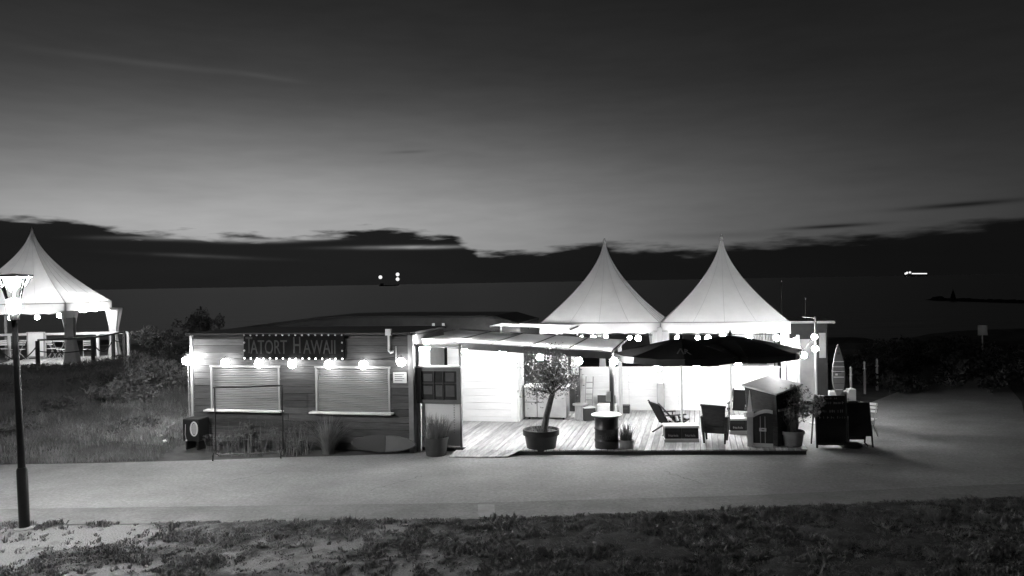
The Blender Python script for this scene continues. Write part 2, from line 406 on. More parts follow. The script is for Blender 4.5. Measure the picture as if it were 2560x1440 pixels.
for (u0, v0, u1, v1) in [(1198, 1262, 1240, 1294), (2010, 1150, 2060, 1160)]:
    pass
pv = bpy.data.objects['pavement']; pt_ = bpy.data.objects['path']
q = [g2(1196, 1294), g2(1238, 1294), g2(1236, 1262), g2(1194, 1262)]
MB().hexa([(a, b, .0025) for a, b in q], [(a, b, .008) for a, b in q]).build('slab', mat('pale_slab', .265, .8, .2, 4, .2, 40), pv)
mat('joint_dark', .10, .9)
rj = random.Random(5)
for (u0, v0, u1, v1) in [(1660, 1180, 1760, 1210), (2120, 1155, 2200, 1165), (560, 1205, 690, 1180), (930, 1225, 1060, 1190)]:
    a, b = Vector(g2(u0, v0)), Vector(g2(u1, v1)); mb = MB(); pts_ = [a.lerp(b, i/14)+Vector((rj.uniform(-.05, .05), rj.uniform(-.09, .09))) for i in range(15)]
    for p_, r_ in zip(pts_[:-1], pts_[1:]):
        d = (r_-p_).normalized(); w_ = Vector((-d.y, d.x))*rj.uniform(.004, .009); q = [p_-w_, r_-w_, r_+w_, p_+w_]; mb.add([(c.x, c.y, .0065) for c in q], [(0, 1, 2, 3)])
    mb.build('crack', MATS['joint_dark'], pt_)
edge_xy = np.array(sorted(lawn_e)); 
def lawn_edge(x): return np.interp(x, edge_xy[:, 0], edge_xy[:, 1])

# ------------------------------------------------------------------ lawn with sandy bare patches
def bare(x, y):
    n = fbm(x, y, 11, .9, 5); n2 = fbm(x, y, 29, 3.2, 3)
    west = sstep(2.0, -5.5, x)
    track = np.exp(-((y-13.35-.08*(x+8))/.35)**2)*sstep(-5.0, -7.6, x)*.20
    n3 = fbm(x, y, 53, 9.0, 2)
    return np.clip(sstep(.45, .66, n*.62+n2*.28+n3*.14+west*.09-.075+track), 0, 1)*sstep(2.5, -1.0, x)
lx = np.arange(-15, 15.01, .09); ly = np.arange(8.5, 14.95, .09)
ax_, ay_ = np.meshgrid(lx, ly); mask = bare(ax_, ay_)
lz = .012 + (fbm(ax_, ay_, 5, .8)-.5)*.05 + (1-mask)*(fbm(ax_, ay_, 8, 4.0)-.3)*.07 + hgt(ax_, ay_)
ed = lawn_edge(ax_) + (fbm(ax_, ay_, 41, 2.2)-.5)*.16
lz = np.where(ay_ > ed, -.03, lz)
idx = np.arange(lx.size*ly.size).reshape(ly.size, lx.size)
fq = np.stack([idx[:-1, :-1], idx[:-1, 1:], idx[1:, 1:], idx[1:, :-1]], -1).reshape(-1, 4)
LAWN = bpy.data.materials.new('lawn_earth'); LAWN.use_nodes = True; t_ = LAWN.node_tree; b_ = t_.nodes['Principled BSDF']; b_.inputs['Roughness'].default_value = .95; b_.inputs['Specular IOR Level'].default_value = .1
a_ = t_.nodes.new('ShaderNodeAttribute'); a_.attribute_name = 'mask'
n_ = t_.nodes.new('ShaderNodeTexNoise'); n_.inputs['Scale'].default_value = 9; n_.inputs['Detail'].default_value = 9; n_.inputs['Roughness'].default_value = .7
co_ = t_.nodes.new('ShaderNodeTexCoord'); t_.links.new(co_.outputs['Object'], n_.inputs['Vector'])
ml_ = t_.nodes.new('ShaderNodeMath'); ml_.operation = 'MULTIPLY_ADD'; ml_.inputs[1].default_value = 1.3; ml_.inputs[2].default_value = -.65; t_.links.new(n_.outputs['Fac'], ml_.inputs[0])
ad_ = t_.nodes.new('ShaderNodeMath'); ad_.operation = 'ADD'; ad_.use_clamp = True; t_.links.new(a_.outputs['Fac'], ad_.inputs[0]); t_.links.new(ml_.outputs[0], ad_.inputs[1])
r_ = t_.nodes.new('ShaderNodeValToRGB'); r_.color_ramp.elements[0].color = (.05, .05, .05, 1); r_.color_ramp.elements[1].color = (.27, .27, .27, 1)
t_.links.new(ad_.outputs[0], r_.inputs[0]); t_.links.new(r_.outputs[0], b_.inputs['Base Color'])
bp_ = t_.nodes.new('ShaderNodeBump'); bp_.inputs['Strength'].default_value = .8; bp_.inputs['Distance'].default_value = .03
n2_ = t_.nodes.new('ShaderNodeTexNoise'); n2_.inputs['Scale'].default_value = 30; n2_.inputs['Detail'].default_value = 6; t_.links.new(co_.outputs['Object'], n2_.inputs['Vector'])
t_.links.new(n2_.outputs['Fac'], bp_.inputs['Height']); t_.links.new(bp_.outputs[0], b_.inputs['Normal'])
struct(np_mesh('lawn', np.stack([ax_, ay_, lz], -1).reshape(-1, 3), fq, LAWN, attr=mask.ravel()))
def blades(x, y, z, h, w, lean=.35, az=None):
    """one bent blade of two faces per point -> arrays"""
    n = len(x); a = rng.uniform(0, 2*np.pi, n) if az is None else az
    l = rng.normal(0, lean, n)*h; b = rng.uniform(0, 2*np.pi, n)
    dx, dy = np.cos(a)*w/2, np.sin(a)*w/2; ox, oy = np.cos(b)*l, np.sin(b)*l
    p0 = np.stack([x-dx, y-dy, z], -1); p1 = np.stack([x+dx, y+dy, z], -1)
    p2 = np.stack([x+dx*.8+ox*.35, y+dy*.8+oy*.35, z+h*.55], -1); p3 = np.stack([x-dx*.8+ox*.35, y-dy*.8+oy*.35, z+h*.55], -1)
    p4 = np.stack([x+ox, y+oy, z+h*(1-.25*np.abs(lean))], -1)
    v = np.stack([p0, p1, p2, p3, p4], 1).reshape(-1, 3)
    o = (np.arange(n)*5)[:, None]
    f = np.concatenate([o+np.array([[0, 1, 2]]), o+np.array([[0, 2, 3]]), o+np.array([[3, 2, 4]])])
    return v, f
N = 26000
cx_ = rng.uniform(-9.5, 9.8, N); cy_ = rng.uniform(10.2, 14.9, N)
ok = (cy_ < lawn_edge(cx_)+(fbm(cx_, cy_, 41, 2.2)-.5)*.25) & (rng.uniform(0, 1, N) > bare(cx_, cy_)*.93) & (np.abs(cx_) < cy_*.68+.5) & (rng.uniform(0, 1, N) < .35+1.1*fbm(cx_, cy_, 71, 1.6))
cx_, cy_ = cx_[ok], cy_[ok]; K_ = 11; n = len(cx_)
sz_ = (.012+.052*fbm(cx_, cy_, 8, 2.4)**2*2)*rng.uniform(.5, 1.7, n)
k = np.repeat(np.arange(n), K_); off = rng.normal(0, .028, (n*K_, 2))
x = cx_[k]+off[:, 0]; y = cy_[k]+off[:, 1]; h = sz_[k]*rng.uniform(.6, 1.5, n*K_)+.012
v, f = blades(x, y, hgt(x, y), h, rng.uniform(.010, .022, n*K_), .75)
o = np_mesh('lawn_grass', v, f, BLADE2); o['kind'] = 'stuff'; o['label'] = 'short patchy lawn grass in front of the paved path'; o['category'] = 'grass'

# ------------------------------------------------------------------ wild dune growth left of the kiosk
N = 90000
x = rng.uniform(-19, -8.55, N); y = rng.uniform(18.7, 30, N)
edge = 19.0+np.clip((-7-x)*-.025, -1, 0)
L0 = np.array([LOC(Vector((a, b, 0)))[:2] for a, b in zip(x[:1], y[:1])])
lxx = (x-ORG.x)*EX.x+(y-ORG.y)*EX.y; lyy = (x-ORG.x)*EY.x+(y-ORG.y)*EY.y
dens = fbm(x, y, 17, .5, 4)
ok = (y > edge+.02) & ~((lxx > -8.75) & (lyy > -1.1)) & (rng.uniform(0, 1, N) < sstep(.25, .6, dens)+.15)
x, y, dens = x[ok], y[ok], dens[ok]
h = (.10+.34*sstep(.35, .7, dens)*sstep(.0, 3.0, y-19.2)+.12*rng.uniform(0, 1, len(x)))*rng.uniform(.6, 1.2, len(x))
v, f = blades(x, y, hgt(x, y), h, rng.uniform(.008, .02, len(x)), .55)
o = np_mesh('dune_grass', v, f, BLADE); o['kind'] = 'stuff'; o['label'] = 'wild tangled grass on the dune slope beside the kiosk'; o['category'] = 'grass'
n = 900; tx = -8.95-np.abs(rng.normal(0, 1.7, n)); ty = 20.2+rng.uniform(0, 5.5, n)+(-8.95-tx)*.2; K_ = 22
lx_ = (tx-ORG.x)*EX.x+(ty-ORG.y)*EX.y; ok = lx_ < -8.85; tx, ty = tx[ok], ty[ok]; n = len(tx)
k = np.repeat(np.arange(n), K_); off = rng.normal(0, .06, (n*K_, 2)); x = tx[k]+off[:, 0]; y = ty[k]+off[:, 1]
v, f = blades(x, y, hgt(x, y), (.18+.3*rng.uniform(0, 1, n)**2)[k]*rng.uniform(.6, 1.2, n*K_), rng.uniform(.012, .026, n*K_), .7)
o = np_mesh('lamplit_dry_grass', v, f, mat('lamplit_dry_blade', .30, .7, .5, 3.0)); o['kind'] = 'stuff'; o['label'] = 'dry tufts of dune grass coloured paler for the corner lamp light'; o['category'] = 'grass'  # blade colour raised here to carry the corner lamp's pool of light
def leaf_cloud(cx, cy, cz, rx, ry, rz_, n, size, seed=0, clumps=14):
    rg = np.random.default_rng(seed)
    c = rg.normal(0, .42, (clumps, 3)); c = np.clip(c, -.8, .8); c[:, 2] = np.abs(c[:, 2])*1.1-.15
    cr = rg.uniform(.18, .42, clumps); k = rg.integers(0, clumps, n)
    d = rg.normal(0, 1, (n, 3)); d /= np.linalg.norm(d, axis=1)[:, None]
    p = c[k]+d*(cr[k]*rg.uniform(.45, 1.0, n)**.5)[:, None]
    P = p*np.array([rx, ry, rz_])+np.array([cx, cy, cz])
    a = rg.normal(0, 1, (n, 3)); a /= np.linalg.norm(a, axis=1)[:, None]
    b = np.cross(a, d+rg.normal(0, .6, (n, 3))); b /= (np.linalg.norm(b, axis=1)[:, None]+1e-6)
    s = (size*rg.uniform(.6, 1.4, n))[:, None]
    v = np.stack([P-a*s, P+b*s*.45, P+a*s, P-b*s*.45], 1).reshape(-1, 3)
    f = (np.arange(n)*4)[:, None]+np.array([[0, 1, 2, 3]])
    return v, f
def bush(label, px, py, rx, rz_, n, size, seed, group=None, name='shrub', material=None, ry=None):
    z = float(hgt(px, py)); t = thing(name, label, 'shrub', (px, py, z), 0, group)
    v, f = leaf_cloud(0, 0, rz_*.45, rx, ry or rx*.8, rz_*.75, n, size, seed, 18); np_mesh('foliage', v, f, material or LEAF, t)
    mb = MB(); rg = random.Random(seed)
    for i in range(6):
        a = rg.uniform(0, 6.28); r = rx*rg.uniform(.15, .5)
        mb.tube([(0.04*math.cos(a), .04*math.sin(a), -.05), (r*.4*math.cos(a), r*.4*math.sin(a), rz_*.3), (r*math.cos(a), r*math.sin(a), rz_*.75)], [.02, .014, .005], 5)
    mb.build('stem', BARK, t); return t
dg_ = 'dune shrubs below the raised platform'
p = G(455, 880, .9); bush('tall ragged dark shrub rising above the dune between tent and kiosk', p.x, p.y+2.5, 1.15, 2.35, 2600, .07, 1)
p = G(390, 900, .9); bush('rounded dark shrub beside the platform railing corner', p.x, p.y, 1.0, 1.15, 2000, .055, 2)
k_ = 0
for (u, v, w, hh) in [(350, 935, .8, .45), (200, 980, .9, .4), (120, 985, .8, .4), (420, 950, .8, .6), (380, 1000, .8, .5), (250, 1000, .9, .5), (60, 1010, .9, .5), (440, 905, .9, 1.0), (160, 1060, .8, .42), (330, 1085, .7, .35), (60, 1090, .7, .35)]:
    zz = 1.0 if v < 930 else (.8 if v < 970 else (.55 if v < 1040 else .25)); p = G(u, v, zz); k_ += 1
    bush('low leafy dune plant on the slope below the raised platform', p.x, p.y, w, hh, 1100, .05, 20+k_, dg_, 'dune_plant')
p = G(420, 1010, .45); bush('pale broad-leaved weeds against the dark end wall of kiosk', p.x, p.y, 1.25, 1.15, 5200, .05, 61, None, 'weed_patch', DRYB, .8)  # both weed patches coloured paler to carry the corner lamp's light
p = G(330, 1030, .4); bush('pale straggling weeds on the slope below the rounded dark shrub', p.x, p.y, 1.2, .95, 3600, .05, 62, None, 'weed_patch', DRYB, .7)

# ------------------------------------------------------------------ the terrace deck
FRONT = lambda x: -.23+.155*x if x > -1.32 else -.06                # the front edge is cut along the path
dk = struct(bpy.data.objects.new('terrace_deck', None)); COL.objects.link(dk); dk.location = W(0, 0, 0); dk.rotation_euler.z = -AL
xx = -2.45; i = 0
while xx < 6.62:
    w = .142; a, b = xx, xx+w-.015; yb = 6.6 if xx > -.8 else 4.0
    dz = random.uniform(-.002, .002)
    lo = [(a, FRONT(a), .09+dz), (b, FRONT(b), .09+dz), (b, yb, .09+dz), (a, yb, .09+dz)]
    MB().hexa(lo, [(q[0], q[1], .12+dz) for q in lo]).build('plank', D_WOOD, dk); xx += w; i += 1
fb = [(-1.3, FRONT(-1.3)+.02, 0.005), (6.6, FRONT(6.6)+.02, .005), (6.6, FRONT(6.6)+.06, .005), (-1.3, FRONT(-1.3)+.06, .005)]
MB().box(-2.45, -1.3, -.05, -.01, .005, .085).build('front_joist', DARK, dk)
MB().hexa(fb, [(q[0], q[1], .085) for q in fb]).build('front_joist', DARK, dk)
for xj in np.arange(-2.2, 6.6, .8):
    MB().box(xj, xj+.06, FRONT(xj)+.1, 6.4 if xj > -.8 else 3.9, .01, .085).build('joist', DARK, dk)
# ramp of boards
t = T('ramp', 'low pale wooden ramp leading from path up to terrace deck', 'ramp', 0, 0)
pa = [LG(1141, 1126, .12), LG(1302, 1126, .12), LG(1270, 1143, .02), LG(1122, 1143, .02)]
for k in range(9):
    a, b = k/9, (k+.94)/9
    l0 = [Vector(pa[0]).lerp(Vector(pa[1]), q) for q in (a, b)]; l1 = [Vector(pa[3]).lerp(Vector(pa[2]), q) for q in (a, b)]
    top = [l1[0], l1[1], l0[1], l0[0]]; dz = Vector((0, 0, .012))
    MB().hexa([q-Vector((0, 0, .018))+dz for q in top], [q+dz for q in top]).build('board', D_WOOD, t)

# ------------------------------------------------------------------ kiosk
KY = -.35; KX0, KX1, KZ = -8.62, -2.6, 2.87
t = T('kiosk', 'dark timber kiosk with two closed roller shutters and flat roof', 'kiosk', 0, 0)
KIOSK = t
MB().box(KX0+.05, KX1-.02, KY+.05, KY+2.7, 0.0, KZ-.03).build('wall', DARK, t)
win = [(-8.06, -6.1), (-5.12, -3.14)]; WZ0, WZ1 = .98, 2.05
zz = .03; rowi = 0
def plank(x0, x1, z0, z1):
    d = random.uniform(0, .012); MB().box(x0, x1, KY-.0-d, KY+.05, z0, z1).build('plank', K_WOOD, t)
while zz < KZ-.1:
    z1 = min(zz+.172, KZ); segs = [(KX0, KX1)]
    if z1 > WZ0 and zz < WZ1: segs = [(KX0, win[0][0]), (win[0][1], win[1][0]), (win[1][1], KX1)]
    for a, b in segs:
        if b-a > 3:
            c = a+(b-a)*random.uniform(.3, .7); plank(a, c-.003, zz, z1-.008); plank(c+.003, b, zz, z1-.008)
        else: plank(a, b, zz, z1-.008)
    zz = z1
for (a, b) in win:
    mb = MB()                                  # corrugated roller shutter
    n = 24; hs = (WZ1-WZ0)/n
    for k in range(n):
        z0 = WZ0+k*hs; mb.add([(a+.04, KY+.04, z0), (b-.04, KY+.04, z0), (b-.04, KY+.008, z0+hs*.45), (a+.04, KY+.008, z0+hs*.45), (b-.04, KY+.035, z0+hs*.96), (a+.04, KY+.035, z0+hs*.96)], [(0, 1, 2, 3), (3, 2, 4, 5)])
    s_ = mb.build('roller_shutter', SHUT, t)
    MB().box(a, a+.045, KY-.03, KY+.05, WZ0, WZ1).build('guide_rail', GREY, s_)
    MB().box(b-.045, b, KY-.03, KY+.05, WZ0, WZ1).build('guide_rail', GREY, s_)
    MB().box(a-.02, b+.02, KY-.03, KY+.05, WZ1, WZ1+.05).build('shutter_box', GREY, s_)
    MB().box(a-.1, b+.09, KY-.22, KY+.03, WZ0-.045, WZ0-.005).build('sill', OFFW, t, bevel=.006)
MB().box(KX0-.08, KX1+.03, KY-.10, KY+2.8, KZ, KZ+.06).build('roof', TARP, t)
MB().box(KX0-.02, KX0+.05, KY-.03, KY+.06, 0, KZ).build('corner_post', GREY, t)
MB().box(KX1-.06, KX1+.065, KY-.03, KY+.30, 0, KZ).build('corner_post', mat('corner_grey', .17, .6, .2, 4), t)
# signboard with bulbs round its edge
SX0, SX1, SZ0, SZ1 = -7.04, -4.30, 2.27, 2.90
s_ = MB().box(SX0, SX1, KY-.10, KY-.04, SZ0, SZ1).build('sign_board', mat('sign_black', .005, .8, .3, 6, spec=.1), t)
for (ch, fx, sz, zo) in [('T', .055, .60, .02), ('ATORT', .255, .50, -.025), ('H', .54, .60, .02), ('AWAII', .765, .50, -.025)]:
    text('lettering', ch, sz, SIGNL, s_, (SX0+(SX1-SX0)*fx, KY-.105, (SZ0+SZ1)/2+zo), sx=.62 if len(ch) > 1 else .55)
bulb_me = MB().ball((0, 0, 0), .024, 8, 5).mesh('sign_bulb')
def put(me, name, m_, parent, loc):
    if not me.materials: me.materials.append(m_)
    o = bpy.data.objects.new(name, me); COL.objects.link(o); o.parent = parent; o.location = loc; return o
bulb_dim = bulb_me.copy(); bulb_dim.materials.append(B_SIGND); bulb_me.materials.append(B_SIGN)
for k in range(16):
    fx = SX0+.03+(SX1-SX0-.06)*k/15
    put(bulb_me, 'sign_bulb', B_SIGN, s_, (fx, KY-.13, SZ0+.02)); put(bulb_dim, 'sign_bulb', B_SIGND, s_, (fx, KY-.13, SZ1-.02))
for fz in (.35, .67):
    for fx in (SX0+.03, SX1-.03): put(bulb_dim, 'sign_bulb', B_SIGND, s_, (fx, KY-.13, SZ0+(SZ1-SZ0)*fz))
# wall details: outlet pipe, notice, small lamp
MB().tube([(-3.13, KY-.07, 2.48), (-3.13, KY-.07, 2.86)], .03).build('downpipe', OFFW, t, True)
MB().tube([(-3.13, KY-.07, 2.5), (-3.08, KY-.08, 2.45), (-3.02, KY-.08, 2.47)], .035).build('pipe_elbow', OFFW, t, True)
MB().box(-3.2, -3.06, KY-.12, KY-.02, 2.86, 3.02).build('vent_box', OFFW, t)
n_ = MB().box(-3.05, -2.70, KY-.03, KY-.014, 1.70, 1.96).build('notice_board', OFFW, t)
mb = MB()
for k in range(4): mb.box(-3.01, -2.76-.05*(k % 2), KY-.034, KY-.0305, 1.90-.05*k, 1.915-.05*k)
mb.build('notice_lines', PRINTG, n_)
MB().tube([(-2.95, KY-.08, 2.20), (-2.95, KY-.05, 2.6)], .012).build('lamp_bracket', GREY, t)
# dark shed roof behind the kiosk
s0 = T('storage_shed', 'long low shed with dark tarpaulin roof behind the kiosk', 'shed', 0, 0)
yb = 6.1
def pz(u, v, c=yb): return PL(u, v, c)
prof = [pz(482, 834), pz(640, 812), pz(800, 791), pz(960, 788), pz(1238, 788), pz(1300, 806)]
poly = [(prof[0][0], 0)]+[(a, b) for a, b in prof]+[(prof[-1][0], 0)]
MB().prism([(a, min(b, 9)) for a, b in poly[:1]]+[(a, b-.10) for a, b in prof]+poly[-1:], yb+.03, yb+3.0).build('wall', DARK, s0)
for i in range(len(prof)-1):
    (a, za), (b, zb) = prof[i], prof[i+1]
    lo = [(a, yb-.15, za-.09), (b, yb-.15, zb-.09), (b, yb+3.15, zb-.09), (a, yb+3.15, za-.09)]
    MB().hexa(lo, [(q[0], q[1], q[2]+.08) for q in lo]).build('roof_sheet', TARP, s0)
cx, cz = PL(1238, 800, yb+.6)
MB().box(cx-.06, cx+.06, yb+.5, yb+.62, cz-.35, cz+.17).build('chimney', GREY, s0)
for u in (1083, 1108):
    cx, cz = PL(u, 812, yb-.2); MB().box(cx-.035, cx+.035, yb-.22, yb-.15, cz-.05, cz+.05).build('roof_light', OFFW, s0)  # small light, drawn as an off-white box without glow

# ------------------------------------------------------------------ entrance booth next to the kiosk
bt = T('entrance_booth', 'narrow timber booth frame with glazed menu case between kiosk and ramp', 'booth', 0, 0)
BX0, BX1, BY = -2.53, -1.40, -.12
for xq, wq in ((BX0, .07), (BX1-.05, .05)):
    MB().box(xq, xq+wq, BY, BY+.08, .0 if xq < -2 else .12, 2.62).build('post', OFFW if xq < -2 else G_WOOD, bt)
MB().box(BX0+.07, BX1-.05, BY, BY+.07, 2.55, 2.62).build('top_rail', OFFW, bt)
MB().box(BX0+.0, BX1+.02, BY-.05, BY+.1, 2.055, 2.10).build('counter_ledge', WHITE, bt)
cs = MB()
cs.box(BX0+.005, BX1, BY-.04, BY+.0-.002, 1.18, 1.27); cs.box(BX0+.005, BX1, BY-.04, BY-.002, 1.97, 2.05)
cs.box(BX0+.005, BX0+.11, BY-.04, BY-.002, 1.27, 1.97); cs.box(BX1-.11, BX1, BY-.04, BY-.002, 1.27, 1.97)
cf = cs.build('menu_case', mat('case_frame', .13, .5, .15, 4), bt)
MB().box(BX0+.075, BX1-.055, BY+.0, BY+.05, 1.185, 2.045).build('case_back', DGLASS, cf)
for fx in (.36, .62): MB().box(BX0+.11+fx*.91-.012, BX0+.11+fx*.91+.012, BY-.03, BY-.003, 1.27, 1.97).build('glazing_bar', DARK, cf)
MB().box(BX0+.11, BX1-.11, BY-.028, BY-.004, 1.66, 1.685).build('glazing_bar', DARK, cf)
for (a, b, c, d) in [(.05, .30, 1.40, 1.60), (.40, .58, 1.35, 1.62), (.68, .93, 1.35, 1.62), (.05, .3, 1.72, 1.9), (.68, .93, 1.72, 1.93)]:
    MB().box(BX0+.12+a*.9, BX0+.12+b*.9, BY-.012, BY-.002, c, d).build('menu_sheet', mat('dim_print', .07, .5, .2, 6), cf)
MB().box(BX0+.09, BX1-.06, BY+.03, BY+.05, .13, 1.17).build('lower_panel', WHITE, bt)
MB().box(BX0+.02, BX0+.05, BY+.1, BY+.85, .13, 2.55).build('side_panel', WHITE2, bt)
mb = MB()
for k in range(12): mb.ball((BX0+.93, BY+.02, 1.14-.06*k), .014, 6, 4)
mb.build('hanging_chain', GREY, bt)
# ------------------------------------------------------------------ white hut under the awning
HY = 3.5
ht = T('white_hut', 'white board-clad hut wall under the pale awning behind ramp', 'hut', 0, 0)
MB().box(-2.9, -.86, HY+.04, HY+.78, .12, 2.5).build('wall', WHITE, ht)
zz = .26
while zz < 2.48:
    z1 = min(zz+.2, 2.5); MB().box(-2.9, -1.02, HY+random.uniform(0, .004), HY+.038, zz, z1-.006).build('board', WHITE2, ht); zz = z1
MB().box(-2.9, -.86, HY-.012, HY+.037, .123, .254).build('base_board', WHITE, ht)
MB().box(-1.015, -.83, HY-.02, HY+.037, .256, 2.5).build('corner_board', WHITE, ht)
MB().box(-.855, -.80, HY+.04, HY+.4, .123, 2.5).build('side_board', WHITE2, ht)
MB().box(-.855, -.80, HY+.45, HY+.78, .123, 2.5).build('side_board', WHITE2, ht)
MB().box(-2.95, -.80, HY-.02, HY+.80, 2.502, 2.53).build('roof', TARP, ht)
# dark doorway wall right of it
dw = T('dark_partition', 'dark timber partition with pale curtain strips behind grey counter', 'partition', 0, 0)
for k in range(9):
    MB().box(-.72+k*.155, -.72+k*.155+.15, 5.55, 5.6, .12, 2.35).build('board', P_WOOD, dw)
for k, xq in enumerate((-.42, .10, .42)):
    MB().box(xq, xq+.22, 5.50, 5.53, 1.25, 2.3).build('curtain_strip', CURT, dw)

# ------------------------------------------------------------------ awning with panels
aw = T('awning', 'pale panelled canvas awning with dark fascia over the terrace entrance', 'awning', 0, 0)
AX0, AX1, AY0, AY1 = -2.8, 2.18, .6, 4.35
az_ = lambda x: 2.70+(2.385-2.70)*(x-AX0)/(AX1-AX0)
edges_ = [AX0, -1.78, -.82, .16, 1.13, AX1]
for k in range(5):
    a, b = edges_[k]+.025, edges_[k+1]-.025; vs = []; fs = []; n = 8
    for j in range(n+1):
        y_ = AY0+(AY1-AY0)*j/n
        for i in range(5):
            q = i/4; sag = -.05*math.sin(math.pi*q)*math.sin(math.pi*j/n)
            vs.append((a+(b-a)*q, y_, az_(a+(b-a)*q)+.02+sag))
    for j in range(n):
        for i in range(4): fs.append((j*5+i, j*5+i+1, (j+1)*5+i+1, (j+1)*5+i))
    MB().add(vs, fs).build('canvas_panel', AWN, aw, True)
for k, xq in enumerate(edges_):
    MB().beam((xq, AY0, az_(xq)), (xq, AY1, az_(xq)), .05, .05).build('rib', DARK if k else OFFW, aw)
MB().hexa([(AX0, AY0-.06, az_(AX0)-.17), (AX1+.0, AY0-.06, az_(AX1)-.17), (AX1, AY0-.028, az_(AX1)-.17), (AX0, AY0-.028, az_(AX0)-.17)],
          [(AX0, AY0-.06, az_(AX0)-.01), (AX1, AY0-.06, az_(AX1)-.01), (AX1, AY0-.028, az_(AX1)-.01), (AX0, AY0-.028, az_(AX0)-.01)]).build('fascia', mat('fascia_grey', .10, .6, .2, 4), aw)
MB().beam((AX0, AY0-.045, az_(AX0)+.015), (AX1, AY0-.045, az_(AX1)+.015), .04, .03).build('front_rail', WHITE, aw)
MB().beam((AX0, AY1, az_(AX0)), (AX1, AY1, az_(AX1)), .06, .06).build('rear_rail', DARK, aw)
for xq in (AX1-.05,):
    MB().box(xq-.05, xq+.03, AY0+.25, AY0+.33, .12, az_(xq)-.03).build('post', P_WOOD, aw)
    MB().box(xq+.035, xq+.06, AY0+.25, AY0+.33, .12, az_(xq)-.03).build('post_pale_strip', G_WOOD, aw)  # paler strip along the right side of the post
MB().box(1.98, 2.08, 4.15, 4.25, .12, az_(2.0)-.03).build('post', G_WOOD, aw)
MB().box(1.99, 2.1, AY0+.235, AY0+.248, 1.15, 1.4).build('paper_notice', OFFW, aw)
# second small canvas roof behind
a2 = T('rear_awning', 'small bright canvas roof piece behind the main awning', 'awning', 0, 0)
zq = 2.78
q = [LG(1205, 822, 2.85), LG(1335, 826, 2.78), LG(1345, 812, 2.80), LG(1260, 808, 2.87)]
yq = 4.7
MB().add([(-1.9, 4.55, 2.80), (.55, 4.55, 2.71), (.55, 6.2, 2.73), (-1.9, 6.2, 2.81)], [(0, 1, 2, 3)]).build('canvas_panel', AWN, a2)
for xq in (-1.9, -.7, .55): MB().beam((xq, 4.55, 2.775-.036*(xq+1.9)), (xq, 6.2, 2.78-.036*(xq+1.9)), .04).build('rib', DARK, a2)
MB().box(-1.93, -1.88, 6.0, 6.05, .0, 2.76).build('post', G_WOOD, a2); MB().box(.50, .55, 6.1, 6.15, .0, 2.66).build('post', G_WOOD, a2)

# ------------------------------------------------------------------ pagoda tents
def tent(label, loc, rz, half, eave, rise, vdrop, group, posts=True, pz0=0.0):
    t = thing('pagoda_tent', label, 'tent', loc, rz, group); N = 26; K = 12
    prof = lambda q: (half*((1-q)**1.62)+.035*q, eave+rise*q)
    def pt(face, u, q):                        # u -1..1 across the face
        s, z = prof(q); z = z-.0; bow = 1-.05*(1-u*u)*4*q*(1-q); rip = (1-q)**2*q*4*(.016*math.sin(u*13+face*2.1)+.010*math.sin(u*29+face)); x_, y_ = u*s*bow, -s*bow-rip
        c, d = math.cos(face*math.pi/2), math.sin(face*math.pi/2); return (x_*c-y_*d, x_*d+y_*c, z)
    mb = MB()
    for fc in range(4):
        vs = [pt(fc, -1+2*i/K, j/N) for j in range(N+1) for i in range(K+1)]
        fs = [(j*(K+1)+i, j*(K+1)+i+1, (j+1)*(K+1)+i+1, (j+1)*(K+1)+i) for j in range(N) for i in range(K)]
        mb.add(vs, fs)
    cn = mb.build('canopy', TENT, t, True)
    for fc in range(4):
        for u in (-.5, 0, .5, 1):
            pts = [Vector(pt(fc, u, j/N*.93)) for j in range(N+1)]
            c, d = math.cos(fc*math.pi/2), math.sin(fc*math.pi/2); out = Vector((d, -c, .25))
            w = .006 if u < 1 else .012
            MB().tube([p_+out*.004 for p_ in pts], [w*(1-.6*j/N) for j in range(N+1)], 5).build('seam', SEAM, cn, True)
        vs = []; fs = []; n = 28
        for i in range(n+1):
            u = -1+2*i/n; wv = .012*math.sin(i*1.9+fc); sc = vdrop-.035*abs(math.sin(i*math.pi/4))
            for zq, o_ in ((eave, 0), (eave-vdrop*.5, wv*.5), (eave-sc, wv)):
                x_, y_ = u*(half+.01), -(half+.012)-o_; c, d = math.cos(fc*math.pi/2), math.sin(fc*math.pi/2); vs.append((x_*c-y_*d, x_*d+y_*c, zq))
        for i in range(n):
            for j in range(2): fs.append((i*3+j, i*3+j+1, i*3+j+4, i*3+j+3))
        MB().add(vs, fs).build('valance', VAL, t, True)
        c, d = math.cos(fc*math.pi/2), math.sin(fc*math.pi/2)
        a_, b_ = (-half-.0, -half-.02), (half+.0, -half-.02)
        rot = lambda p_: (p_[0]*c-p_[1]*d, p_[0]*d+p_[1]*c, eave+.006)
        MB().tube([rot(a_), rot(b_)], .017, 6).build('eave_rail', GREY, t)
        px_, py_ = rot((half-.06, -half+.06))[:2]
        MB().box(px_-.04, px_+.04, py_-.04, py_+.04, pz0, eave-.02).build('post', G_WOOD, t)
    MB().lathe([(.05, 0), (.045, .05), (.02, .12), (.010, .17), (.002, .19)], 8, 0, 0, eave+rise-.06).build('finial', OFFW, t, True)
    return t
TH = 1.86; TY = 7.95
tent1 = tent('white pagoda tent behind the awning, its lower corner above bright canvas roof', W(1.22, TY, 0), -AL, TH, 2.79, 2.62, .34, 'lit pagoda tents')
tent2 = tent('white pagoda tent behind the dark parasols beside bright lamp cluster', W(4.99, TY, 0), -AL, TH, 2.79, 2.62, .34, 'lit pagoda tents')
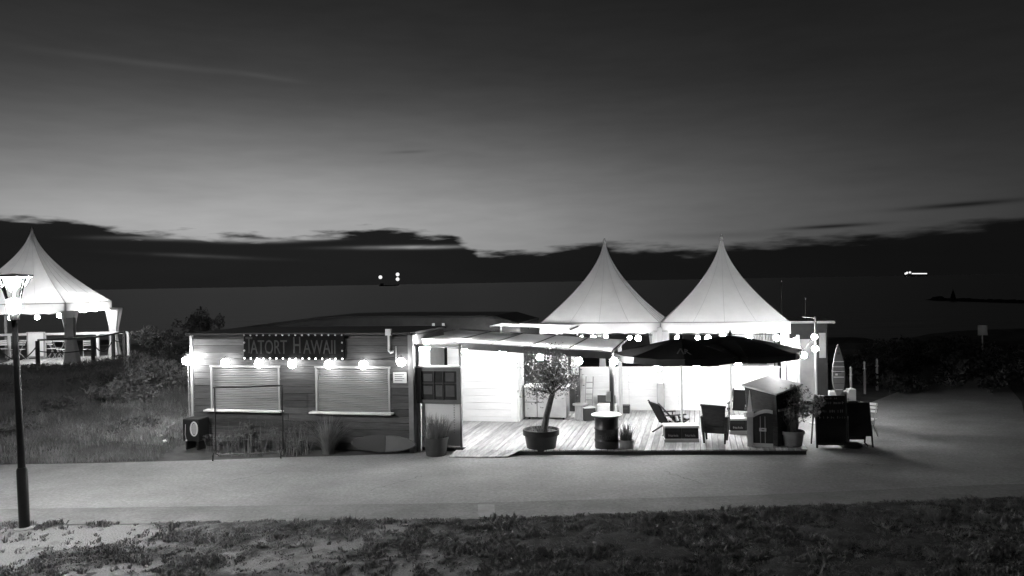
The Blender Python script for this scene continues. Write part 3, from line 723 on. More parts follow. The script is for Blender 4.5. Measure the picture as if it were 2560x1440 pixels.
# water weight and strap where both tents meet
wb = T('rain_gutter_bag', 'white canvas bag hanging where the two tent valances meet', 'bag', 3.1, 5.98, 2.16)
MB().hexa([(-.26, -.05, .0), (.26, -.05, .0), (.26, .05, .0), (-.26, .05, .0)], [(-.24, -.03, .4), (.24, -.03, .4), (.24, .03, .4), (-.24, .03, .4)]).build('bag', VAL, wb, bevel=.03)
MB().tube([(0, -.04, .4), (0, -.04, .66)], .018, 6).build('strap', GREY, wb)
# ------------------------------------------------------------------ low white board wall in front of the tents
lw = T('low_white_wall', 'long low white board wall along the front of the tents', 'wall', 0, 0)
bw = lambda x: 5.82+.095*(x-.6)
xs_ = [.62, 2.12, 3.6, 5.1, 6.58]
for s_i in range(4):
    a, b = xs_[s_i], xs_[s_i+1]-.006; zz = .123
    for k in range(6):
        z1 = zz+.215; d = random.uniform(0, .004)
        lo = [(a, bw(a)-d, zz), (b, bw(b)-d, zz), (b, bw(b)+.03, zz), (a, bw(a)+.03, zz)]
        MB().hexa(lo, [(q[0], q[1], z1-.006) for q in lo]).build('board', WHITE2, lw); zz = z1
lo = [(.6, bw(.6)-.03, 1.41), (6.6, bw(6.6)-.03, 1.41), (6.6, bw(6.6)+.1, 1.41), (.6, bw(.6)+.1, 1.41)]
MB().hexa(lo, [(q[0], q[1], 1.45) for q in lo]).build('cap_rail', WHITE, lw)
# wrapped post standing before the wall
wp = T('wrapped_post', 'grey post with padded lower wrap standing before low white wall', 'post', 3.08, 5.62, .12)
MB().box(-.07, .07, -.07, .07, 0, 2.55).build('post', OFFW, wp)
MB().box(-.11, .11, -.11, .11, .10, .84).build('wrap', GREY, wp, bevel=.02); MB().box(-.10, .10, -.10, .10, 0, .1).build('foot', G_WOOD, wp)
wp.location = W(3.08, bw(3.08)-.2, .12)
# right end of the tents: tall white end post and panel
ep = T('end_panel', 'tall white panel and post closing the right end of low wall', 'panel', 6.62, 6.2, .0)
MB().box(-.02, .10, -.05, .07, .0, 2.45).build('post', WHITE, ep); MB().box(.13, .40, .0, .04, .35, 2.3).build('panel', WHITE2, ep); MB().box(.42, .5, -.03, .05, 0, 2.4).build('post', G_WOOD, ep)
MB().box(.2, .3, -.012, -.002, 1.35, 1.5).build('switch_box', GREY, ep)
# rear curtains inside the tents and a drinks counter glimpsed under the parasol
for k, (xq, w_, lb) in enumerate([(.9, .45, 'pale gathered curtain at rear of the tent above the counter'), (2.75, .5, 'pale gathered curtain at rear between two tents'), (6.35, .7, 'pale gathered curtain at rear tent corner beside lamp cluster')]):
    mb = MB(); n = 18; vs = []; fs = []
    for i in range(n+1):
        q = i/n-.5
        for zq, sc in ((.0, .8), (1.3, .45), (2.3, 1.0)): vs.append((q*w_*sc, .04*math.sin(i*2.2)*sc, zq))
    for i in range(n):
        for j in range(2): fs.append((i*3+j, i*3+3+j, i*3+4+j, i*3+1+j))
    o = mb.add(vs, fs).build('curtain', CURT, None, True); o.location = W(xq, 9.6, .1); o.rotation_euler.z = -AL; tag(o, lb, 'curtain')
bar = T('bar_back_wall', 'white rear tent wall with framed picture and shelf seen under parasol', 'wall', 5.75, 9.7, 0)
MB().box(-.85, .95, 0, .05, .1, 2.4).build('wall_sheet', WHITE, bar)
MB().box(.15, .6, -.03, -.005, 1.55, 1.85).build('picture', WHITE, bar); MB().box(-.6, .7, -.3, -.005, 1.2, 1.24).build('shelf', DARK, bar)
MB().lathe([(.26, 0), (.05, .16), (.02, .2)], 14, -.35, -.5, 1.42).build('lamp_shade', GREY, bar, True)
MB().tube([(-.35, -.5, 1.6), (-.35, -.5, 2.4)], .01, 5).build('lamp_cord', GREY, bar)

# ------------------------------------------------------------------ string lights
def sag_line(pts, dip=.05, n=6):
    out = []
    for a, b in zip(pts[:-1], pts[1:]):
        a, b = Vector(a), Vector(b)
        for i in range(n):
            q = i/n; p_ = a.lerp(b, q); p_.z -= dip*4*q*(1-q); out.append(p_)
    out.append(Vector(pts[-1])); return out
bulb_cache = {}
def bulb_mesh(r, m_):
    k = (r, m_.name)
    if k not in bulb_cache:
        me = MB().ball((0, 0, 0), r, 12, 8).mesh('bulb'); me.materials.append(m_)
        for p_ in me.polygons: p_.use_smooth = True
        sk = MB().tube([(0, 0, r*.8), (0, 0, r+.05)], .02, 8).mesh('socket'); sk.materials.append(BLACKM); bulb_cache[k] = (me, sk)
    return bulb_cache[k]
def string_light(label, pts, r, m_, dip=.05, group=None):
    t = thing('string_light', label, 'string light', (0, 0, 0), 0, group)
    top = [Vector(p_)+Vector((0, 0, r+.05)) for p_ in pts]
    t.location = top[0]
    MB().tube([q-top[0] for q in sag_line(top, dip)], .008, 5).build('cable', BLACKM, t)
    me, sk = bulb_mesh(r, m_)
    for p_ in pts:
        o = bpy.data.objects.new('bulb', me); COL.objects.link(o); o.parent = t; o.location = Vector(p_)-top[0]
        s_ = bpy.data.objects.new('socket', sk); COL.objects.link(s_); s_.parent = o
    return t
def at(u, v, y_):
    x_, z_ = PL(u, v, y_); return W(x_, y_, z_)
string_light('festoon of six lit globe bulbs strung along the kiosk front', [at(u, v, KY-.2) for u, v in [(563, 907), (647, 909), (730, 910), (822, 911), (908, 912), (1003, 905)]], .11, B_KIOSK, .05)
string_light('festoon of lit globe bulbs hung under the awning edge', [at(1066, 868, .1)]+[at(u, v, .85) for u, v in [(1160, 874), (1255, 883), (1350, 893), (1447, 903), (1535, 903)]], .09, B_AWN, .05)
string_light('festoon of lit globe bulbs hung behind the dark parasols', [at(u, v, 3.3) for u, v in [(1645, 918), (1742, 918), (1845, 908), (1943, 888)]], .095, B_PATIO, .08)
string_light('festoon of lit globe bulbs inside the two pagoda tents', [W(x_, y_, z_) for x_, y_, z_ in [(-.2, 6.3, 2.28), (1.0, 6.3, 2.30), (2.4, 6.3, 2.30), (3.6, 6.3, 2.3), (4.5, 6.3, 2.3), (5.7, 6.3, 2.3), (6.5, 6.4, 2.3)]], .095, B_TENTF, .04)
string_light('unseen added festoon of globe bulbs along the middle of the tents', [W(x_, y_, z_) for x_, y_, z_ in [(.4, 7.95, 2.2), (1.22, 7.95, 2.25), (2.0, 7.95, 2.2), (4.2, 7.95, 2.2), (5.0, 7.95, 2.25), (5.8, 7.95, 2.2)]], .07, B_TENTFILL, .04)  # unseen bulbs added to light the canopies evenly from inside
string_light('added pair of globe bulbs brightening the small rear canvas roof', [W(-1.3, 5.3, 2.35), W(-.2, 5.3, 2.32)], .09, B_PATIO, .03)  # bulbs added to brighten the rear canvas from beneath
string_light('short cluster of bright bulbs hung from pole beside the right tent', [at(u, v, 5.0) for u, v in [(1988, 852), (2010, 888), (2036, 842), (2038, 872)]], .085, B_PATIO, .02)

cl_ = T('corner_lamp', 'single bright bulb on thin pole at the dune end of kiosk', 'lamp', -8.66, -.52, 0)
zc_ = PL(475, 902, -.5)[1]
MB().tube([(0.02, .06, -.05), (.02, .06, zc_+.16), (0, .0, zc_+.18)], .014, 6).build('pole', GREY, cl_)
hb_ = MB().ball((0, 0, zc_), .10, 14, 10).build('bulb', B_CORNER, cl_, True); MB().tube([(0, 0, zc_+.08), (0, 0, zc_+.18)], .025, 8).build('socket', BLACKM, hb_)
# ------------------------------------------------------------------ right hut, lamp pole, masts
rh = T('dark_hut', 'dark flat-roofed hut with pale door beyond the right tent', 'hut', 7.0, 8.6, 0)
MB().box(0, 1.25, 0, 2.4, 0, 2.62).build('wall', mat('hut_dark', .02, .7, .3, 3), rh); MB().box(-.1, 1.45, -.25, 2.6, 2.62, 2.70).build('roof', GREY, rh)
MB().box(.2, .9, -.03, -.004, .1, 2.1).build('door', GREY, rh); MB().box(1.0, 1.2, -.03, -.004, 1.5, 2.3).build('window_board', GREY, rh)
lp = T('lamp_pole', 'thin pale pole carrying bulbs beside the right tent', 'pole', *LG(2041, 1013)[:2])
lp.location = W(PL(2041, 1000, 4.95)[0], 4.95, 0)
MB().tube([(0, 0, 0), (0, 0, 3.0)], .03, 8).build('pole', GREY, lp); MB().tube([(0, 0, 2.95), (-.35, .02, 3.0)], .015, 6).build('arm', OFFW, lp); MB().lathe([(.2, 0), (.2, .03), (.04, .05)], 12).build('base', GREY, lp)
for (u, v0, v1, y_, lb) in [(2013, 748, 830, 9.0, 'thin dark mast standing up behind the flat-roofed hut'), (1953, 705, 806, 9.95, 'thin mast rising behind right tent corner')]:
    x_, z1 = PL(u, v0, y_); o = MB().tube([(0, 0, 0), (0, 0, z1)], [.022, .010], 6).build('pole', DARK); MB().ball((0, 0, z1+.02), .03, 8, 5).build('knob', GREY, o)
    mt = thing('mast', lb, 'mast', W(x_, y_, 0)); o.parent = mt; o.children[0].parent = mt

# ------------------------------------------------------------------ parasols
def parasol(label, x_, y_, r, zap, zed, zpole, rot, text_on=None):
    t = T('parasol', label, 'parasol', x_, y_, .12, rot)
    n = 8; cp = lambda a, q: Vector((r*q*math.cos(a), r*q*math.sin(a), zed+(zap-zed)*(1-q**1.25)))
    mb = MB(); K = 5
    for k in range(n):
        a0, a1 = 2*math.pi*k/n, 2*math.pi*(k+1)/n; vs = []; fs = []
        for j in range(K+1):
            for i in range(4):
                q = max(j/K, .02); a_ = cp(a0, q).lerp(cp(a1, q), i/3); a_.z -= .03*math.sin(math.pi*i/3)*q; vs.append(a_)
        for j in range(K):
            for i in range(3): fs.append((j*4+i, j*4+i+1, (j+1)*4+i+1, (j+1)*4+i))
        mb.add(vs, fs)
    cn = mb.build('canopy', PARA, t, False)
    for k in range(n):
        a0, a1 = 2*math.pi*k/n, 2*math.pi*(k+1)/n; p0, p1 = cp(a0, 1), cp(a1, 1); c = (p0+p1)/2
        vs = [p0, c-Vector((0, 0, .03)), p1, p1-Vector((0, 0, .15)), c-Vector((0, 0, .2)), p0-Vector((0, 0, .15))]
        MB().add([q*1.002 for q in vs], [(0, 1, 4, 5), (1, 2, 3, 4)]).build('valance', PARA, cn)
        MB().beam(cp(a0, .05)-Vector((0, 0, .04)), p0-Vector((0, 0, .02)), .018, .025).build('rib', STEEL, t)
        MB().beam(Vector((0, 0, zed-.15)), cp(a0, .5)-Vector((0, 0, .04)), .014, .018).build('strut', STEEL, t)
    MB().tube([(0, 0, 0), (0, 0, zap+.02)], .026, 10).build('pole', OFFW, t, True)
    MB().tube([(0, 0, zed-.25), (0, 0, zed-.08)], .05, 10).build('runner', DARK, t, True)
    MB().lathe([(.06, 0), (.05, .05), (.02, .09), (.012, .13)], 10, 0, 0, zap).build('finial', DARK, t, True)
    MB().lathe([(.26, 0), (.26, .05), (.06, .07), (.045, .35), (.03, .36)], 14).build('base', STEEL, t, True)
    return t, cp
xA, yA = LG(1705, 1098, .12)[:2]; yA += .25
xB, yB = LG(1829, 1078, .12)[:2]
zapB = PL(1822, 838, yB)[1]-.12
PB, cpB = parasol('dark octagonal parasol rising highest behind black wicker armchair', xB, yB, 1.82, zapB, PL(1990, 876, yB)[1]-.12, 0, R(10))
PA, cpA = parasol('dark octagonal parasol whose pole stands behind bottle crate table with towel chair', xA, yA, 1.66, PL(1700, 846, yA)[1]-.12, PL(1650, 882, yA)[1]-.12, 0, R(4))
# pale emblem printed on the parasol panel that faces the path
em = MB()
def onA(a_, q, off=.012):
    p_ = cpA(a_, q); return p_+Vector((0, 0, off))
fa = -math.pi/2-R(4)+R(4)
for (a0, q0, a1, q1) in [(-.06, .80, .0, .58), (.06, .82, .0, .58), (.09, .8, .11, .6), (.11, .6, .17, .66), (.17, .66, .11, .71), (.12, .7, .19, .84)]:
    k0 = -math.pi/2+a0-.06; k1 = -math.pi/2+a1-.06
    # points on the flat panel between two ribs
    def pan(a_, q):
        b0 = math.floor(a_/(math.pi/4))*math.pi/4; f_ = (a_-b0)/(math.pi/4); return cpA(b0, q).lerp(cpA(b0+math.pi/4, q), f_)+Vector((0, -.012, .012))
    em.beam(pan(k0, q0), pan(k1, q1), .03, .006)
em.build('emblem', mat('emblem_print', .3, .8), PA)

# ------------------------------------------------------------------ furniture on the terrace
def crate_table(label, x_, y_, rz, grp):
    t = T('crate_table', label, 'table', x_, y_, .12, rz, grp)
    MB().box(-.42, .42, -.22, .22, .0, .085).build('plinth', OFFW, t, bevel=.006)
    for s_ in (-1, 1):
        c = MB()
        x0, x1 = (-.405, -.004) if s_ < 0 else (.004, .405)
        c.box(x0, x1, -.20, -.185, .087, .345); c.box(x0, x1, .185, .20, .087, .345); c.box(x0, x0+.015, -.184, .184, .087, .345); c.box(x1-.015, x1, -.184, .184, .087, .345); c.box(x0+.015, x1-.015, -.184, .184, .09, .11)
        co = c.build('bottle_crate', BLACK, t)
        MB().box(x0+.03, x1-.03, -.207, -.2005, .25, .31).build('handle_slot', DARK, co)
        text('lettering', 'fritz-kola', .085, PRINTW, co, ((x0+x1)/2, -.204, .165), sx=.80)
    MB().box(-.42, .42, -.22, .22, .347, .405).build('table_top', WHITE, t, bevel=.006)
    return t
xa = (LG(1660, 1106, .12)[0]+LG(1743, 1106, .12)[0])/2; ya = LG(1700, 1106, .12)[1]+.22
crate_table('low bottle crate table with white top beside the towel chair', xa, ya, R(9), 'crate tables')
x2, y2 = LG(1862, 1085, .12)[:2]
crate_table('low bottle crate table with white top holding cup, behind the arched gate', x2, y2+.2, R(9), 'crate tables')
o = T('cup', 'small pale cup on white crate table behind the arched gate', 'cup', x2+.02, y2+.15, .527)
MB().lathe([(.035, 0), (.045, .11), (.04, .11), (.032, .01)], 12).build('body', OFFW, o, True); MB().tube([(.04, 0, .085), (.075, 0, .07), (.07, 0, .035), (.038, 0, .03)], .007, 6).build('handle', OFFW, o)
o = T('napkin_box', 'dark little box on white crate table behind the arched gate', 'box', x2+.2, y2+.25, .527)
MB().box(-.06, .06, -.04, .04, 0, .09).build('body', BLACK, o, bevel=.005); MB().box(-.045, .045, -.02, .02, .091, .1).build('paper', WHITE, o)
def lounge(label, x_, y_, rz, seat_l=.55):
    t = T('lounge_chair', label, 'chair', x_, y_, .12, rz)
    # sits facing local -y; reclined back towards +y
    bk = [(-.27, .22, .28), (.27, .22, .28), (.30, .50, .80), (-.30, .50, .80)]; th = Vector((0, .02, -.01))
    MB().hexa([Vector(q)+th for q in bk], [Vector(q)-th for q in bk]).build('backrest', CANV, t)
    st_ = [(-.27, -.30, .38), (.27, -.30, .38), (.27, .24, .27), (-.27, .24, .27)]; th = Vector((0, 0, .015))
    MB().hexa([Vector(q)-th for q in st_], [Vector(q)+th for q in st_]).build('seat', CANV, t)
    for s_ in (-.30, .30):
        MB().beam((s_, -.34, .40), (s_, .42, .0), .035).build('leg', P_WOOD, t); MB().beam((s_*1.02, .52, .84), (s_*1.02, -.28, .0), .035).build('leg', P_WOOD, t)
        MB().box(s_-.03, s_+.03, -.25, .35, .50, .53).build('armrest', P_WOOD, t)
        MB().box(s_-.012, s_+.012, -.18, -.15, .2, .5).build('arm_support', P_WOOD, t)
    return t
x1, y1 = LG(1685, 1090, .12)[:2]
lounge('black low lounge chair with striped towel on its seat', x1-.06, y1+.40, R(118))
tw = T('striped_towel', 'crumpled pale towel with dark stripes on low lounge chair', 'towel', x1-.02, y1+.34, .45, R(20))
vs = []; nn = 14
for j in range(nn+1):
    for i in range(nn+1):
        a, b = i/nn-.5, j/nn-.5; vs.append((a*.5, b*.34, .13*math.exp(-((a-.12)/.2)**2-((b)/.22)**2)+.025*math.sin(9*a+4*b)+.02*math.sin(14*b)))
for s_i in range(7):
    i0, i1 = s_i*2, s_i*2+2; fs = [(j*(nn+1)+i, j*(nn+1)+i+1, (j+1)*(nn+1)+i+1, (j+1)*(nn+1)+i) for j in range(nn) for i in range(i0, i1)]
    us = sorted({i for f_ in fs for i in f_}); ix = {a: b for b, a in enumerate(us)}; fs = [tuple(ix[i] for i in f_) for f_ in fs]
    MB().add([vs[i] for i in us], fs).build('stripe', OFFW if s_i % 2 == 0 else mat('towel_dark', .012, .9), tw, True)
for o_ in tw.children:
    sm = o_.modifiers.new('solid', 'SOLIDIFY'); sm.thickness = .02
xl, yl = LG(1850, 1062, .12)[:2]
lounge('black low lounge chair facing the path behind the second crate table', xl+.06, yl+.55, R(-14))
# wicker armchair seen from behind
xw, yw = LG(1790, 1110, .12)[:2]
ac = T('wicker_armchair', 'black wicker armchair turned with its back to the path', 'armchair', xw, yw+.28, .12, R(-8))
MB().hexa([(-.24, -.24, .42), (.24, -.24, .42), (.24, -.19, .42), (-.24, -.19, .42)], [(-.30, -.36, .93), (.28, -.36, .90), (.28, -.31, .90), (-.30, -.31, .93)]).build('backrest', WICK, ac, bevel=.012)
MB().tube([(-.31, -.335, .935), (.29, -.335, .905)], .028, 8).build('back_rail', WICK, ac, True)
MB().box(-.25, .25, -.22, .28, .24, .43).build('seat', WICK, ac, bevel=.015)
for s_ in (-1, 1):
    MB().hexa([(s_*.27-.03, -.26, .25), (s_*.27+.03, -.26, .25), (s_*.27+.03, .27, .25), (s_*.27-.03, .27, .25)], [(s_*.29-.035, -.29, .66), (s_*.29+.035, -.29, .66), (s_*.29+.035, .28, .62), (s_*.29-.035, .28, .62)]).build('armrest', WICK, ac, bevel=.012)
    for yy in (-.24, .24): MB().hexa([(s_*.245-.018, yy-.018, 0), (s_*.245+.018, yy-.018, 0), (s_*.245+.018, yy+.018, 0), (s_*.245-.018, yy+.018, 0)], [(s_*.26-.03, yy-.03, .26), (s_*.26+.03, yy-.03, .26), (s_*.26+.03, yy+.03, .26), (s_*.26-.03, yy+.03, .26)]).build('leg', BLACKM, ac)
# beach basket
xb, yb_ = LG(1931, 1117, .12)[:2]
sk = T('beach_basket', 'dark wicker hooded beach basket with pale canvas top', 'beach chair', xb+.10, yb_+.62, .12, R(-42))
def quadbox(name, lo, hi, m_, par, bev=.01): return MB().hexa(lo, hi).build(name, m_, par, bevel=bev)
zt_ = lambda x_, y_: 1.36-.12*x_+.14*y_                  # the hood leans, its top tilts towards the path
def up4(pts): return [(a, b, zt_(a, b)) for a, b in pts]
quadbox('base_box', [(-.42, -.42, 0), (.42, -.42, 0), (.42, .34, 0), (-.42, .34, 0)], [(-.44, -.44, .45), (.44, -.44, .45), (.44, .36, .45), (-.44, .36, .45)], WICK, sk)
quadbox('back_panel', [(-.44, -.44, .455), (.44, -.44, .455), (.44, -.39, .455), (-.44, -.39, .455)], up4([(-.46, -.52), (.46, -.52), (.46, -.47), (-.46, -.47)]), WICK, sk)
for s_ in (-1, 1):
    a, b = sorted((s_*.44, s_*.39)); c, d = sorted((s_*.46, s_*.41))
    quadbox('side_panel', [(a, -.387, .455), (b, -.387, .455), (b, .30, .455), (a, .30, .455)], up4([(c, -.467), (d, -.467), (d, .40), (c, .40)]), WICK, sk)
    MB().beam((s_*.475, -.46, .86), (s_*.475, .34, .90), .03, .05).build('wood_trim', G_WOOD, sk)
MB().beam((-.47, -.505, .80), (.47, -.505, .80), .03, .05).build('wood_trim', P_WOOD, sk)
tp = [(-.51, -.57), (.51, -.57), (.51, .46), (-.51, .46)]
quadbox('canvas_top', [(a, b, zt_(a, b)+.008) for a, b in tp], [(a, b, zt_(a, b)+.05) for a, b in tp], OFFW, sk)
MB().box(-.38, .38, -.37, .33, .456, .55).build('seat_cushion', OFFW, sk, bevel=.02)
# arched gate with pointed post
xg, yg = LG(1868, 1115, .12)[:2]; xg2 = LG(1931, 1118, .12)[0]; wg = xg2-xg
gt = T('arched_gate', 'small grey arched gate with pointed post before the beach basket', 'gate', xg, yg-.02, .12, R(-4))
MB().box(.0, .14, -.05, .09, 0, .70).build('post', GREY, gt, bevel=.008)
MB().box(-.02, .16, -.07, .11, .701, .82).build('post_cap', OFFW, gt, bevel=.01)
MB().hexa([(.01, -.04, .821), (.13, -.04, .821), (.13, .08, .821), (.01, .08, .821)], [(.065, .015, 1.32), (.075, .015, 1.32), (.075, .025, 1.32), (.065, .025, 1.32)]).build('pointed_finial', WHITE, gt)
arc = []; n = 12; x0, x1 = .145, wg+.02
def arch(q): return .74+.14*math.sin(math.pi*min(q*.62+.06, 1))-.0
for i in range(n+1): arc.append((x0+(x1-x0)*i/n, arch(i/n)+.0))
MB().prism(arc+[(a, b-.075) for a, b in reversed(arc)], -.03, .03).build('arch_rail', OFFW, gt)
pl = [(a, b-.077) for a, b in arc]
MB().prism([(x0, .085)]+pl+[(x1, .085)], -.005, .012).build('door_leaf', DARK, gt)
MB().box(x0, x1, -.03, .03, 0, .083).build('bottom_rail', OFFW, gt)
for fx in (.36, .60): MB().box(x0+(x1-x0)*fx-.009, x0+(x1-x0)*fx+.009, -.022, -.006, .084, .72).build('bar', GREY, gt)
MB().box(x0+(x1-x0)*.30, x0+(x1-x0)*.66, -.034, -.023, .37, .45).build('name_plate', OFFW, gt)
MB().box(x0+(x1-x0)*.42, x0+(x1-x0)*.56, -.038, -.035, .40, .42).build('latch', DARK, gt)

# ------------------------------------------------------------------ pots and plants
def pot(t, prof, m_, soil_r, soil_z):
    p_ = MB().lathe(prof, 28).build('pot', m_, t, True)
    MB().lathe([(soil_r, soil_z-.03), (soil_r, soil_z)], 20).build('soil', SOIL, p_)
def clump(n, r, h, hw, lean, seed, cx=0, cy=0, z=0, curve_=1.0, spread=1.0, hmin=.35):
    """upright grass clump: long blades of four segments"""
    rg = np.random.default_rng(seed); a = rg.uniform(0, 2*np.pi, n); rr = r*np.sqrt(rg.uniform(0, 1, n)); hh = h*rg.uniform(hmin, 1.0, n); L_ = np.abs(rg.normal(0, lean, n))*hh
    px_, py_ = cx+rr*np.cos(a), cy+rr*np.sin(a); b = a+rg.normal(0, spread, n); w = hw*rg.uniform(.6, 1.3, n); ca = b+np.pi/2
    segs = []
    for q in (0, .35, .7, 1.0):
        ox, oy = np.cos(b)*L_*q**(1+curve_), np.sin(b)*L_*q**(1+curve_); zz_ = z+hh*(q-.18*curve_*q*q*np.minimum(L_/hh*2, 1)); ww = w*(1-.85*q)
        segs.append(np.stack([px_+ox-np.cos(ca)*ww, py_+oy-np.sin(ca)*ww, zz_], -1)); segs.append(np.stack([px_+ox+np.cos(ca)*ww, py_+oy+np.sin(ca)*ww, zz_], -1))
    v = np.stack(segs, 1).reshape(-1, 3); o_ = (np.arange(n)*8)[:, None]
    f = np.concatenate([o_+np.array([[k*2, k*2+1, k*2+3, k*2+2]]) for k in range(3)]); return v, f
# olive tree in a black tub
xo, yo = LG(1346, 1139)[:2]
ol = T('potted_olive_tree', 'small leaning olive tree in a wide black tub on the path', 'tree', xo, yo+.38, 0)
pot(ol, [(.31, 0), (.33, .01), (.40, .42), (.405, .43), (.44, .43), (.44, .56), (.41, .56), (.40, .50), (.38, .50)], BLACK, .385, .49)
def px2l(u, v): x_, z_ = PL(u, v, yo+.38); return Vector((x_-xo, 0, z_))
trunk = [Vector((.10, 0, .45)), px2l(1361, 1075), px2l(1366, 1040)+Vector((0, .03, 0)), px2l(1374, 1010), px2l(1381, 985), px2l(1384, 968)]
MB().tube(trunk, [.10, .085, .075, .07, .06, .05], 10).build('trunk', BARK, ol, True)
rg = random.Random(3); br = MB(); tips = []
for (u, v, dy) in [(1330, 975, -.1), (1338, 930, .2), (1352, 900, -.2), (1385, 885, .15), (1405, 905, -.15), (1412, 955, .2), (1372, 930, 0), (1360, 950, -.3), (1400, 930, .3), (1330, 905, .1), (1420, 940, -.05), (1378, 905, -.3), (1345, 958, .3)]:
    e = px2l(u, v)+Vector((0, dy, 0)); s_ = trunk[-1] if v < 950 else trunk[-2]; mid = s_.lerp(e, .5)+Vector((rg.uniform(-.05, .05), rg.uniform(-.05, .05), .04)); br.tube([s_, mid, e], [.03, .018, .006], 6); tips.append(e); tips.append(mid)
br.build('branch', BARK, ol, True)
P_ = []; rg2 = np.random.default_rng(5)
for q in tips:
    n = 150; P_.append(np.array(q)+rg2.normal(0, 1, (n, 3))*np.array([.145, .15, .14]))
P_ = np.concatenate(P_); n = len(P_); a = rg2.normal(0, 1, (n, 3)); a /= np.linalg.norm(a, axis=1)[:, None]; b = np.cross(a, rg2.normal(0, 1, (n, 3))); b /= np.linalg.norm(b, axis=1)[:, None]; s_ = rg2.uniform(.022, .042, n)[:, None]
np_mesh('crown', np.stack([P_-a*s_, P_+b*s_*.42, P_+a*s_, P_-b*s_*.42], 1).reshape(-1, 3), (np.arange(n)*4)[:, None]+np.array([[0, 1, 2, 3]]), LEAF2, ol)
v, f = clump(130, .26, .30, .006, .5, 9, 0, 0, .48); np_mesh('undergrowth', v, f, BLADE, ol)
# ornamental grass pots
xp, yp = LG(1090, 1138)[:2]
t = T('potted_grass', 'large pot of bushy ornamental grass before the entrance booth', 'plant', xp, -.49, 0)
pot(t, [(.23, 0), (.24, .01), (.285, .38), (.30, .38), (.30, .44), (.275, .44), (.26, .40)], mat('dark_pot', .06, .6, .2, 4), .262, .39)
v, f = clump(620, .26, .70, .0065, .40, 31, 0, 0, .34, spread=.7, hmin=.45); np_mesh('grass_blades', v, f, DRYB, t)
xp, yp = LG(1565, 1136)[:2]
t = T('potted_lavender', 'small grey pot of spiky lavender beside the black barrel', 'plant', xp, yp+.17, 0)
pot(t, [(.145, 0), (.15, .01), (.17, .26), (.185, .26), (.185, .32), (.165, .32), (.155, .29)], GREY, .157, .28)
v, f = clump(170, .13, .52, .008, .38, 32, 0, 0, .26, .5); np_mesh('lavender_stems', v, f, BLADE, t)
xp, yp = LG(1982, 1129)[:2]
t = T('potted_shrub', 'feathery shrub in a clay pot beside the beach basket', 'plant', xp, yp+.22, 0)
pot(t, [(.19, 0), (.2, .01), (.25, .36), (.275, .36), (.275, .43), (.25, .43), (.235, .38)], TERRA, .24, .37)
t.scale = (1.1, 1.1, 1.08)
v, f = leaf_cloud(.10, -.05, .85, .55, .42, .56, 3000, .030, 77, 26); np_mesh('foliage', v, f, DRYB, t)
v, f = clump(160, .15, .75, .007, .45, 78, 0, 0, .35); np_mesh('stems', v, f, BLADE, t)
# kiosk front planting
for (u, v_, n, h_, r_, lean, lb, nm) in [(815, 1137, 420, 1.05, .34, .55, 'tall arching ornamental grass clump below the second shutter', 'ornamental_grass'), (755, 1125, 200, 1.0, .35, .55, 'thin upright weeds between rack and ornamental grass below kiosk', 'weeds'), (660, 1120, 260, .9, .5, .5, 'loose weeds growing inside the garment rack frame', 'weeds'), (600, 1115, 160, .5, .4, .5, 'low weeds under the first shutter beside ringed box', 'weeds')]:
    x_, y_ = LG(u, v_)[:2]; t = T(nm, lb, 'plant', x_, min(y_+.15, -.75), 0)
    if u == 815:
        v, f = clump(520, .13, 1.05, .007, .62, 815, spread=.45, hmin=.45); np_mesh('blades', v, f, DRYB, t)
    else:
        v, f = clump(n//2, r_*1.4, h_, .008, lean*.8, int(u), spread=2.5, hmin=.15); np_mesh('blades', v, f, BLADE, t)
        rgp = np.random.default_rng(int(u)); vv_, ff_ = [], []; c0 = 0
        for q in range(9):
            a, b = leaf_cloud(rgp.normal(0, r_*.9), rgp.normal(0, r_*.4), h_*rgp.uniform(.08, .62), .22, .2, .20, 110, .026, int(u)+q, 6); vv_.append(a); ff_.append(b+c0); c0 += len(a)
        np_mesh('leaves', np.concatenate(vv_), np.concatenate(ff_), LEAF, t)
# surfboard lying on its edge by the kiosk
xs0, ys0 = LG(870, 1135)[:2]; xs1 = LG(1037, 1132)[0]
sb = T('surfboard', 'pale pointed surfboard lying on its edge against the kiosk base', 'surfboard', xs0, -.62, .02)
Ls = 1.72; out = []
for i in range(25):
    q = i/24; out.append((q*Ls, .24+.21*math.sin(math.pi*q**1.0)**.6))
low = [(a, .24-(b-.24)) for a, b in out]
o_ = MB().prism(out+low[::-1][1:-1], 0, .05).build('board', mat('board_gel', .09, .35, .1, 2), sb, bevel=.012)
MB().prism([(a, b+(.0)) for a, b in out[1:14]]+[(a, b) for a, b in low[1:14][::-1]], -.006, -.001).build('shaded_half', mat('board_shade', .018, .4), sb)  # shade on the board's left half, put on as a darker layer
sb.rotation_euler.x = R(-9)

# ------------------------------------------------------------------ barrel table
xr, yr = LG(1514, 1137)[:2]
ba = T('barrel_table', 'black oil drum with round white table top on the path', 'table', xr, yr+.29, 0)
prof = [(.28, 0), (.295, .012), (.295, .03), (.283, .04)]
for zc in (.30, .58):
    prof += [(.283, zc-.03), (.297, zc-.008), (.297, zc+.008), (.283, zc+.03)]
prof += [(.283, .84), (.295, .85), (.295, .875), (.28, .885)]
MB().lathe(prof, 36).build('drum', mat('drum_paint', .02, .35, .3, 5, .05, 20, coat=.2), ba, True)
MB().lathe([(.355, .887), (.36, .89), (.36, .912), (.355, .915)], 40).build('table_top', WHITE, ba, True)
lt = text('lettering', 'fritz-kola', .24, PRINTG, ba, (0, 0, 0), (0, 0, 0), sx=1, depth=.0)
me = lt.data; bm = bmesh.new(); bm.from_mesh(me); bmesh.ops.subdivide_edges(bm, edges=bm.edges[:], cuts=1)
